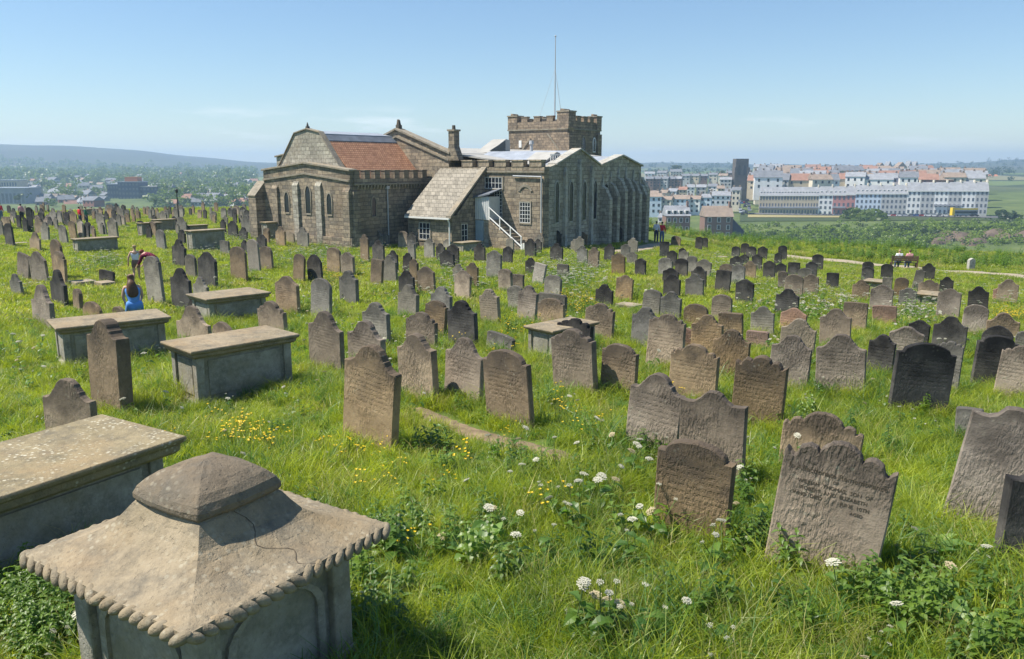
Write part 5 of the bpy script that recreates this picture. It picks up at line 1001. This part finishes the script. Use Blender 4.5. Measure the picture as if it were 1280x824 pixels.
p = gnd(172, 354); person(p, R(14), {'kll': 0} and {'anl': (-.11,-.22,.12), 'knl': (-.10,.0,.50), 'tol': (-.11,-.10,.03), 'elr': (.29,-.04,1.14), 'wrr': (.40,.0,.93), 'ell': (-.27,-.06,1.14), 'wrl': (-.30,-.02,.90)}, 'white', 'brown', 'blond', 'girl in a white strappy top and brown shorts walking away at left', 0, 0, False, .865)
p = gnd(197, 357); person(p, R(75), {'waist': (0,.12,1.06), 'chest': (0,.30,1.16), 'neck': (0,.46,1.20), 'jaw': (0,.54,1.19), 'brow': (0,.60,1.24), 'crown': (0,.62,1.30), 'shl': (-.165,.42,1.14), 'shr': (.165,.42,1.14), 'ell': (-.2,.5,.9), 'elr': (.2,.5,.9), 'wrl': (-.16,.66,.76), 'wrr': (.16,.66,.76)}, 'plaid', 'denim', 'red', 'person in a dark red plaid shirt bending over behind a tall headstone', 0, 1.)
p = gnd(170, 400); person(p, R(28), {'pelvis': (0,0,.36), 'waist': (0,.03,.50), 'chest': (-.02,.08,.72), 'neck': (-.03,.12,.90), 'jaw': (-.03,.16,.98), 'brow': (-.03,.15,1.07), 'crown': (-.03,.13,1.13), 'shl': (-.185,.09,.83), 'shr': (.145,.09,.83), 'ell': (-.24,.10,.58), 'elr': (.2,.12,.58), 'wrl': (-.20,.26,.42), 'wrr': (.16,.28,.42), 'hpl': (-.09,.02,.33), 'hpr': (.09,.02,.33), 'knl': (-.12,.40,.10), 'knr': (.12,.40,.10), 'anl': (-.11,-.02,.06), 'anr': (.11,-.02,.06), 'tol': (-.11,-.16,.04), 'tor': (.11,-.16,.04)}, 'blue', 'blue', 'brown', 'woman with long brown hair in a light blue dress, kneeling behind a chest tomb', .75, 0, True, 1.06)
stand = [(2, 276, 'red', 'denim', 'hair_dark', 'person in red at the extreme left edge of the yard'), (28, 278, 'pink', 'black', 'hair_dark', 'dark-haired person in a pinkish top at far left'), (101, 283, 'red', 'navy', 'hair_dark', 'person in a bright red jacket at far left'), (109, 283, 'green', 'navy', 'hair_brown', 'person in dark green beside the red jacket'),
         (827, 305, 'red', 'denim', 'hair_dark', 'person in red walking past the right corner of the church'), (820, 304, 'white', 'navy', 'hair_dark', 'person in white next to the one in red by the church')]
for x, y, tp, bt, hr, lb in stand: person(gnd(x, y), R(random.uniform(-80, 80)), {'wrl': (-.24,.16,.98)}, tp, bt, hr[5:], lb, 0, 1.)
# bench with two people seen from behind
p = gnd(1130, 337); e = empty('park_bench', p, R(-12)); tag(e, 'dark bench with its back to us beside the gravel path at far right', 'bench')
for z in (.62, .74, .86): MB().box(-.85, .85, -.03, .0, z-.05, z+.05).build('back_slat', 'timber', e)
for y in (.08, .2, .32): MB().box(-.85, .85, y-.05, y+.05, .42, .45).build('seat_slat', 'timber', e)
for x in (-.8, .8):
    for y in (0, .38): MB().box(x-.04, x+.04, y-.04, y+.04, -.1, .93 if y == 0 else .43).build('leg', 'timber', e)
sit = {'pelvis': (0,.12,.55), 'waist': (0,.08,.70), 'chest': (0,.07,.92), 'neck': (0,.08,1.10), 'jaw': (0,.11,1.18), 'brow': (0,.10,1.27), 'crown': (0,.08,1.33), 'shl': (-.17,.07,1.03), 'shr': (.17,.07,1.03), 'ell': (-.22,.12,.78), 'elr': (.22,.12,.78), 'wrl': (-.12,.36,.64), 'wrr': (.12,.36,.64), 'hpl': (-.09,.16,.54), 'hpr': (.09,.16,.54), 'knl': (-.1,.56,.52), 'knr': (.1,.56,.52), 'anl': (-.1,.58,.08), 'anr': (.1,.58,.08), 'tol': (-.1,.72,.03), 'tor': (.1,.72,.03)}
for dx, tp, hr, lb in ((-.35, 'white', 'blond', 'fair-haired person in white sitting on the bench, left of the pair'), (.3, 'pink', 'brown', 'person in pale pink sitting on the bench, right of the pair')):
    q = p+Vector((dx*math.cos(R(-12)), dx*math.sin(R(-12)), 0)); person(q, R(-12), sit, tp, 'denim', hr, lb, 0, 1.)
p = gnd(1213, 339); MBp = MB().box(-.2, .2, -.15, .15, -.2, .72); MBp.prism([(-.2, .72), (.2, .72), (0, .85)], -.15, .15, 'y'); tag(MBp.build('stone_post', 'grey_dressing', None, p, bevel=.02), 'squat grey stone post standing in rough grass beyond the gravel path', 'post')
p = gnd(224, 279); e = empty('lamp_post', p); tag(e, 'thin black lamp post on the left skyline of the yard', 'lamp post'); zz = zat(224, 236, p.y)-p.z
MB().tube((0,0,-.2), (0,0,zz-.4), .06, .045).build('post', 'iron', e); ln = MB().tube((0,0,zz-.4), (0,0,zz-.1), .09, .15, 6); ln.tube((0,0,zz-.1), (0,0,zz), .15, .02, 6); ln.build('lantern', 'iron', e)

# ------------------------------------------------------------------ grass, flowers and weeds: real blades, leaves and umbels, far too many to count
SRC = {}
def blades(rng, n, rad, h0, h1, wid, lean=.5, segs=3):
    V = []; Fc = []
    for i in range(n):
        r_ = rad*math.sqrt(rng.random()); a = rng.uniform(0, 6.283); bx, by = r_*math.cos(a), r_*math.sin(a); h = rng.uniform(h0, h1); la = rng.uniform(0, 6.283); ll = h*rng.uniform(.1, lean)*1.6; w = wid*rng.uniform(.7, 1.3)
        fa = rng.uniform(0, 3.14); dx, dy = math.cos(fa)*w/2, math.sin(fa)*w/2; o = len(V)
        for k in range(segs):
            t = k/segs; q = t**1.8*ll; z = h*(t-.18*t**3); s_ = 1-.55*t; V += [(bx+math.cos(la)*q-dx*s_, by+math.sin(la)*q-dy*s_, z-.03*(k == 0)), (bx+math.cos(la)*q+dx*s_, by+math.sin(la)*q+dy*s_, z-.03*(k == 0))]
        V.append((bx+math.cos(la)*ll, by+math.sin(la)*ll, h*.80))
        for k in range(segs-1): Fc.append((o+2*k, o+2*k+1, o+2*k+3, o+2*k+2))
        Fc.append((o+2*segs-2, o+2*segs-1, o+2*segs))
    return V, Fc
def leafblade(m, base, d, L_, w, droop, mi=0, up=.5, wav=0.):
    """a broad leaf: five ribs folded along the midrib"""
    b = Vector(base); d = Vector(d).normalized(); sd = Vector((-d.y, d.x, 0)); vs = []; n = 6
    for k in range(n+1):
        t = k/n; c = b+d*L_*t*.95+Vector((0, 0, L_*(up*t-droop*t*t))); ww = w*math.sin(math.pi*min(1, t*.93+.07))**.8*(1+wav*math.sin(k*2.3))/2
        vs += [c-sd*ww+Vector((0, 0, ww*.35)), c, c+sd*ww+Vector((0, 0, ww*.35))]
    m.add(vs, [(3*k+j, 3*k+j+1, 3*k+j+4, 3*k+j+3) for k in range(n) for j in range(2)], mi)
def source(kind, meshes):
    c = bpy.data.collections.new('src_'+kind)
    for i, me in enumerate(meshes): c.objects.link(bpy.data.objects.new('%s_%02d' % (kind, i), me))
    SRC[kind] = c
pr = random.Random(9)
def mesh_of(V, Fc, mats): m = MB(); m.add(V, Fc); return m.mesh('clump', mats, False, False)
class RG:
    random = staticmethod(pr.random); uniform = staticmethod(pr.uniform)
gs = [mesh_of(*blades(RG, 70, .17, .07, .23, .0075, .75), ['grass_blade']) for i in range(4)]+[mesh_of(*blades(RG, 60, .14, .05, .16, .012, .8), ['grass_blue'])]+[mesh_of(*blades(RG, 55, .14, .15, .36, .007, .9), ['grass_blade']), mesh_of(*blades(RG, 50, .12, .14, .33, .009, .9), ['grass_blue']), mesh_of(*blades(RG, 34, .15, .12, .34, .005, .7), ['grass_pale'])]
source('grass', gs)
far = [mesh_of(*blades(RG, 46, .28, .07, .2, .022, .7, 2), ['grass_blade']) for i in range(4)]+[mesh_of(*blades(RG, 26, .28, .10, .24, .02, .6, 2), ['grass_pale'])]
source('fargrass', far)
def umbel_plant(nu, h0, h1, r0, r1, mat, flor=34):
    m = MB()
    for i in range(nu):
        a = pr.uniform(0, 6.28); h = pr.uniform(h0, h1); top = Vector((math.cos(a)*h*.22, math.sin(a)*h*.22, h)); m.tube((0, 0, -.03), top*.97, .0045, .003, 4, 1); r_ = pr.uniform(r0, r1)
        for k in range(7): b = k*.9; m.tube(top*.96, top+Vector((math.cos(b)*r_*.8, math.sin(b)*r_*.8, -.005)), .0016, .0012, 3, 1)
        for k in range(flor):
            q = math.sqrt((k+.5)/flor)*r_; b = k*2.4; c = top+Vector((math.cos(b)*q, math.sin(b)*q, .012-.6*q*q/r_*.5+pr.uniform(-.004, .004))); f = r_*.17
            m.add([c+Vector((math.cos(j*1.05)*f, math.sin(j*1.05)*f, 0)) for j in range(6)], [tuple(range(6))], 0); m.add([c+Vector((math.cos(j*2.1)*f*.6, math.sin(j*2.1)*f*.6, -.008)) for j in range(3)]+[c+Vector((0, 0, .006))], [(0, 1, 3), (1, 2, 3), (2, 0, 3)], 0)
        for k in range(3): d = (math.cos(a+k*2), math.sin(a+k*2), 0); leafblade(m, top*(.25+.2*k), d, .14, .06, .6, 2, .4, .3)
    return m.mesh('umbel_plant', [mat, 'stem', 'weed_leaf'], False, False)
source('umbel', [umbel_plant(1, .30, .42, .026, .042, 'umbel') for i in range(3)]+[umbel_plant(1, .32, .44, .045, .062, 'umbel'), umbel_plant(2, .26, .38, .014, .026, 'umbel', 16), umbel_plant(1, .26, .40, .03, .045, 'umbel_old')])
source('farumbel', [umbel_plant(1, .36, .5, .045, .07, 'umbel', 14) for i in range(3)])
def cup():
    m = MB()
    for i in range(7):
        x, y = pr.uniform(-.12, .12), pr.uniform(-.12, .12); h = pr.uniform(.2, .34); m.tube((x*.6, y*.6, 0), (x, y, h), .002, .0015, 3, 1); r_ = .012
        for k in range(5): a = k*1.257; m.add([(x, y, h), (x+math.cos(a-.5)*r_, y+math.sin(a-.5)*r_, h+.008), (x+math.cos(a)*r_*1.2, y+math.sin(a)*r_*1.2, h+.011), (x+math.cos(a+.5)*r_, y+math.sin(a+.5)*r_, h+.008)], [(0, 1, 2, 3)], 0)
    return m.mesh('buttercup', ['buttercup', 'stem'], False, False)
source('cup', [cup() for i in range(3)])
def rosette(n, L0, L1, w, mat, up=.75, wav=.15):
    m = MB()
    for i in range(n): a = i*2.4+pr.uniform(-.3, .3); leafblade(m, (math.cos(a)*.02, math.sin(a)*.02, 0), (math.cos(a), math.sin(a), 0), pr.uniform(L0, L1), w*pr.uniform(.8, 1.2), pr.uniform(.35, .75), 0, up*pr.uniform(.6, 1.3), wav)
    return m.mesh('rosette', [mat], False, False)
def nettle():
    m = MB()
    for st_ in range(3):
        bx, by = pr.uniform(-.08, .08), pr.uniform(-.08, .08); h = pr.uniform(.3, .55); m.tube((bx, by, 0), (bx*1.3, by*1.3, h), .004, .003, 4, 1)
        for k in range(7):
            z = h*(.25+.75*k/6)
            for j in range(2): a = k*1.57+j*3.14+.4; leafblade(m, (bx*(1+.3*z/h), by*(1+.3*z/h), z), (math.cos(a), math.sin(a), 0), .11*(1.2-.6*k/6), .055*(1.2-.6*k/6), .5, 0, .25, .2)
    return m.mesh('nettle', ['nettle_leaf', 'stem'], False, False)
source('weed', [rosette(9, .12, .24, .07, 'weed_leaf') for i in range(2)]+[rosette(14, .06, .12, .05, 'weed_leaf', .5) for i in range(2)]+[nettle()]); source('nettle', [nettle() for i in range(3)])
def scatter(name, kind, P, rot, scl, idx, label, cat):
    me = bpy.data.meshes.new(name); me.vertices.add(len(P)); me.vertices.foreach_set('co', np.ascontiguousarray(P, np.float32).ravel())
    a = me.attributes.new('rot', 'FLOAT_VECTOR', 'POINT'); a.data.foreach_set('vector', np.ascontiguousarray(rot, np.float32).ravel())
    a = me.attributes.new('scl', 'FLOAT_VECTOR', 'POINT'); a.data.foreach_set('vector', np.ascontiguousarray(scl, np.float32).ravel())
    a = me.attributes.new('idx', 'INT', 'POINT'); a.data.foreach_set('value', np.ascontiguousarray(idx, np.int32)); me.update()
    o = link(name, me); tag(o, label, cat, kind='stuff')
    ng = bpy.data.node_groups.new('scatter_'+name, 'GeometryNodeTree'); ng.interface.new_socket('Geometry', in_out='INPUT', socket_type='NodeSocketGeometry'); ng.interface.new_socket('Geometry', in_out='OUTPUT', socket_type='NodeSocketGeometry')
    N = ng.nodes.new; gi, go = N('NodeGroupInput'), N('NodeGroupOutput'); ci = N('GeometryNodeCollectionInfo'); ci.inputs['Collection'].default_value = SRC[kind]; ci.inputs['Separate Children'].default_value = True; ci.inputs['Reset Children'].default_value = True
    ip = N('GeometryNodeInstanceOnPoints'); ip.inputs['Pick Instance'].default_value = True
    def na(nm, ty): n = N('GeometryNodeInputNamedAttribute'); n.data_type = ty; n.inputs['Name'].default_value = nm; return n.outputs['Attribute']
    lk = ng.links.new; lk(gi.outputs[0], ip.inputs['Points']); lk(ci.outputs[0], ip.inputs['Instance']); lk(na('idx', 'INT'), ip.inputs['Instance Index']); lk(na('rot', 'FLOAT_VECTOR'), ip.inputs['Rotation']); lk(na('scl', 'FLOAT_VECTOR'), ip.inputs['Scale']); lk(ip.outputs[0], go.inputs[0])
    o.modifiers.new('scatter', 'NODES').node_group = ng; return o
rng = np.random.default_rng(77)
def wedge(r0, r1, dens, a0=-41, a1=41):
    n = int(math.radians(a1-a0)/2*(r1*r1-r0*r0)*dens); r = np.sqrt(rng.uniform(r0*r0, r1*r1, n)); a = np.radians(rng.uniform(a0, a1, n)); return np.stack([r*np.sin(a), r*np.cos(a)], 1)
def clear(P, path=1.):
    ok = np.ones(len(P), bool)
    for x, y, a, hw, hl in BLOCK:
        dx, dy = P[:, 0]-x, P[:, 1]-y; lx = dx*math.cos(a)-dy*math.sin(a); ly = dx*math.sin(a)+dy*math.cos(a); ok &= ~((abs(lx) < hw) & (abs(ly) < hl))
    dx, dy = P[:, 0]-CO.x, P[:, 1]-CO.y; lx = dx*math.cos(CA)-dy*math.sin(CA); ly = dx*math.sin(CA)+dy*math.cos(CA)
    ok &= ~((lx > -8.9) & (lx < 0) & (ly > 0) & (ly < 8)) & ~((lx > -18) & (lx < 10) & (ly > 7.3) & (ly < 35)) & ~((lx > 0) & (lx < 5.2) & (ly > 4) & (ly < 8)) & ~((lx > 5) & (lx < 9.2) & (ly > 6) & (ly < 8))
    for p_, w in PATHPTS: ok &= ~((np.hypot(P[:, 0]-p_.x, P[:, 1]-p_.y) < w*path) & (rng.random(len(P)) < (.9 if w < .3 else 1.)))
    return P[ok]
def lump(P, f, s0=0.):
    x, y = P[:, 0]*f+s0, P[:, 1]*f-s0; return (np.sin(x*1.7+1.3*np.sin(y*.9))+np.sin(y*1.3+1.7*np.sin(x*.7+2))+.6*np.sin((x+y)*2.9))/2.6
def place(name, kind, P, s0, s1, nk, label, cat, hvar=.25, tilt=.12, lf=.9, probs=None, lift=0.):
    z = H(P[:, 0], P[:, 1]); n = len(P); sc = rng.uniform(s0, s1, n)*(1+hvar*lump(P, lf)); rot = np.stack([rng.normal(0, tilt, n), rng.normal(0, tilt, n), rng.uniform(0, 6.283, n)], 1)
    scatter(name, kind, np.column_stack([P, z+lift]), rot, np.stack([sc*.5+.5*rng.uniform(s0, s1, n), sc*.5+.5*rng.uniform(s0, s1, n), sc], 1), rng.choice(nk, n, p=probs), label, cat)
gp = [.145, .145, .145, .145, .15, .09, .06, .12]
P = clear(np.concatenate([wedge(1.2, 8, 95, -64, 64), wedge(8, 15, 62, -54, 54), wedge(15, 24, 34, -46, 46)]))
# longer tufts against the stones
T = []
for g_, a, w, t, h, o, x0 in STONES:
    if g_.y < 40:
        k = int(14 if g_.y < 15 else 7)
        for i in range(k):
            u = rng.uniform(-w/2-.08, w/2+.08); v_ = rng.choice([-1, 1])*(t/2+rng.uniform(.03, .14)); T.append((g_.x+u*math.cos(a)+v_*math.sin(a), g_.y-u*math.sin(a)+v_*math.cos(a)))
T = np.array(T)
place('meadow_grass', 'grass', P, .6, 1.25, 8, 'bright green uncut meadow grass over the near churchyard', 'grass', .5, .2, 1.3, gp)
place('grass_tufts', 'grass', T, .8, 1.25, 8, 'longer grass tufts growing against the feet of the headstones', 'grass', .2, .14, .9, [.1, .1, .1, .1, .1, .25, .2, .05])
P = clear(np.concatenate([wedge(23, 40, 17, -46, 46), wedge(40, 62, 8.5, -46, 46), wedge(62, 112, 3.2)])); place('distant_grass', 'fargrass', P, .9, 1.5, 5, 'sunlit grass over the far half of the churchyard', 'grass', .3, .12, .4, [.21, .21, .21, .20, .17])
# wildflowers: umbels thick in drifts, thin elsewhere
P = np.concatenate([wedge(3, 12, 3.2), wedge(12, 26, 4.5)]); q = lump(P, .55, 3.)+.7*lump(P, 1.9, 1.); P = clear(P[q > rng.uniform(.0, 1.1, len(P))])
dr = []
for px, py, sx_, sy_, n in ((400, 318, 60, 16, 420), (710, 345, 40, 22, 420), (125, 330, 30, 10, 120), (1010, 385, 70, 18, 260), (1140, 395, 40, 16, 200), (760, 610, 90, 50, 12), (700, 630, 80, 50, 12), (745, 806, 50, 16, 12), (830, 720, 70, 40, 6), (1150, 770, 80, 50, 9), (590, 660, 90, 50, 8), (310, 300, 40, 14, 200), (560, 350, 60, 25, 200), (900, 330, 60, 20, 160)):
    for i in range(n):
        x, y = rng.normal(px, sx_*.6), rng.normal(py, sy_*.6)
        if 262 < y < 822: g_ = gnd(x, y+4); dr.append((g_.x, g_.y))
D_ = np.array(dr); P = np.concatenate([P, clear(D_[D_[:, 1] < 24])]); F_ = np.concatenate([wedge(26, 55, 3.6), wedge(55, 90, 1.4)]); q = lump(F_, .55, 3.)+.7*lump(F_, 1.9, 1.); F_ = np.concatenate([clear(F_[q > rng.uniform(.0, 1.1, len(F_))]), clear(D_[D_[:, 1] >= 24])])
place('distant_wildflowers', 'farumbel', F_, .8, 1.2, 3, 'white wildflowers speckling the far half of the churchyard', 'wildflowers', .1, .1)
place('white_wildflowers', 'umbel', P, .8, 1.2, 6, 'white umbelled wildflowers scattered through the grass', 'wildflowers', .25, .28, .9, [.17, .17, .17, .06, .25, .18])
P = np.concatenate([wedge(2.8, 10, 9), wedge(10, 24, 5)]); q = lump(P, .8, 7.)+.6*lump(P, 2.3, 4.); P = clear(P[q > rng.uniform(.1, 1.2, len(P))])
place('small_white_flowers', 'umbel', P, .55, .95, 6, 'tiny white flowers sprinkled through the near grass', 'wildflowers', .2, .3, .9, [.06, .06, .06, 0., .74, .08])
dr = []
for px, py, sx_, sy_, n in ((305, 560, 50, 20, 18), (740, 540, 80, 34, 15), (660, 420, 70, 30, 30), (420, 345, 40, 14, 90), (560, 620, 120, 80, 9), (480, 330, 60, 20, 80), (1260, 402, 30, 10, 60), (400, 590, 60, 30, 5), (720, 380, 40, 20, 60)):
    for i in range(n):
        x, y = rng.normal(px, sx_*.6), rng.normal(py, sy_*.6)
        if 262 < y < 822: g_ = gnd(x, y+3); dr.append((g_.x, g_.y))
place('buttercups', 'cup', clear(np.array(dr)), .9, 1.25, 3, 'yellow buttercups in loose drifts', 'wildflowers')
P = clear(np.concatenate([wedge(2.4, 9, 22), wedge(9, 22, 5.)])); P = P[lump(P, 1.1, 5.)+.5*lump(P, 3.1, 2.) > rng.uniform(-.1, 1.0, len(P))]
dr = []
for px, py, sx_, sy_, n in ((1150, 765, 120, 50, 150), (960, 700, 110, 22, 80), (490, 760, 50, 70, 60), (620, 705, 70, 30, 40), (1230, 815, 60, 30, 50), (860, 770, 120, 50, 60), (700, 590, 120, 30, 50), (540, 580, 60, 30, 30), (1000, 600, 100, 40, 40)):
    for i in range(n):
        x, y = rng.normal(px, sx_*.6), rng.normal(py, sy_*.6); g_ = gnd(x, min(y, 1000)); dr.append((g_.x, g_.y))
P = np.concatenate([P, clear(np.array(dr))])
place('broadleaf_weeds', 'weed', P, .5, 1.0, 5, 'broad-leaved weeds mixed into the grass', 'weeds', .2, .15, .9, [.16, .16, .27, .27, .14])
# nettles in the shade of the big tomb and along the foot of the foreground stones
dr = []
for px, py, sx_, sy_, n in ((50, 770, 55, 45, 150), (130, 800, 40, 30, 40), (1000, 690, 100, 14, 26), (1120, 690, 60, 20, 9), (880, 640, 50, 12, 9), (600, 690, 60, 24, 5), (470, 720, 30, 60, 9), (780, 570, 60, 14, 12), (640, 520, 60, 10, 14), (1240, 710, 50, 20, 20)):
    for i in range(n):
        x, y = rng.normal(px, sx_*.6), rng.normal(py, sy_*.6); g_ = gnd(x, min(y, 1000)); dr.append((g_.x, g_.y))
place('nettles', 'nettle', clear(np.array(dr)), .4, .75, 3, 'nettles and dark leafy growth at the feet of tombs', 'weeds')
# rank growth along the cliff edge on the right
n = 5200; a = np.radians(rng.uniform(7.5, 41, n)); rb = np.interp(np.degrees(a), [-60,-15,5,15,40], [105,110,95,80,64]); r = rb+rng.uniform(-7, 12, n); P = clear(np.stack([r*np.sin(a), r*np.cos(a)], 1))
place('cliff_edge_growth', 'weed', P, 1.0, 2.0, 5, 'rank green growth along the cliff edge at right', 'weeds', .35, .15, .25)
n = 5200; a = np.radians(rng.uniform(7.5, 41, n)); rb = np.interp(np.degrees(a), [-60,-15,5,15,40], [105,110,95,80,64]); r = rb+rng.uniform(-9, 14, n); P = clear(np.stack([r*np.sin(a), r*np.cos(a)], 1))
place('cliff_edge_grass', 'fargrass', P, 1.2, 2.2, 5, 'tall rough grass along the cliff edge at right', 'grass', .3, .12, .25)
# big dock plants that stand out singly
for px, py, n, sc_, lb in ((1140, 700, 13, 1.25, 'large light green dock plant beside the inscribed headstone'), (596, 702, 13, 1.0, 'dark dock clump in the grass right of the gadrooned tomb'), (537, 590, 9, .75, 'small broad-leaved dock in the grass below the leaning headstone'), (1190, 800, 12, .75, 'pale dock plant in the bottom right corner'), (1090, 785, 10, .9, 'broad-leaved dock among white flowers at bottom right')):
    g_ = gnd(px, py); e = empty('dock_plant', g_); tag(e, lb, 'plant', 'dock plants')
    for i in range(n):
        m = MB(); a = i*2.4; leafblade(m, (math.cos(a)*.03, math.sin(a)*.03, .0), (math.cos(a), math.sin(a), 0), pr.uniform(.22, .38)*sc_, pr.uniform(.09, .13)*sc_, pr.uniform(.3, .6), 0, pr.uniform(.6, 1.25), .12); m.build('leaf', 'dock_leaf', e, smooth=True)
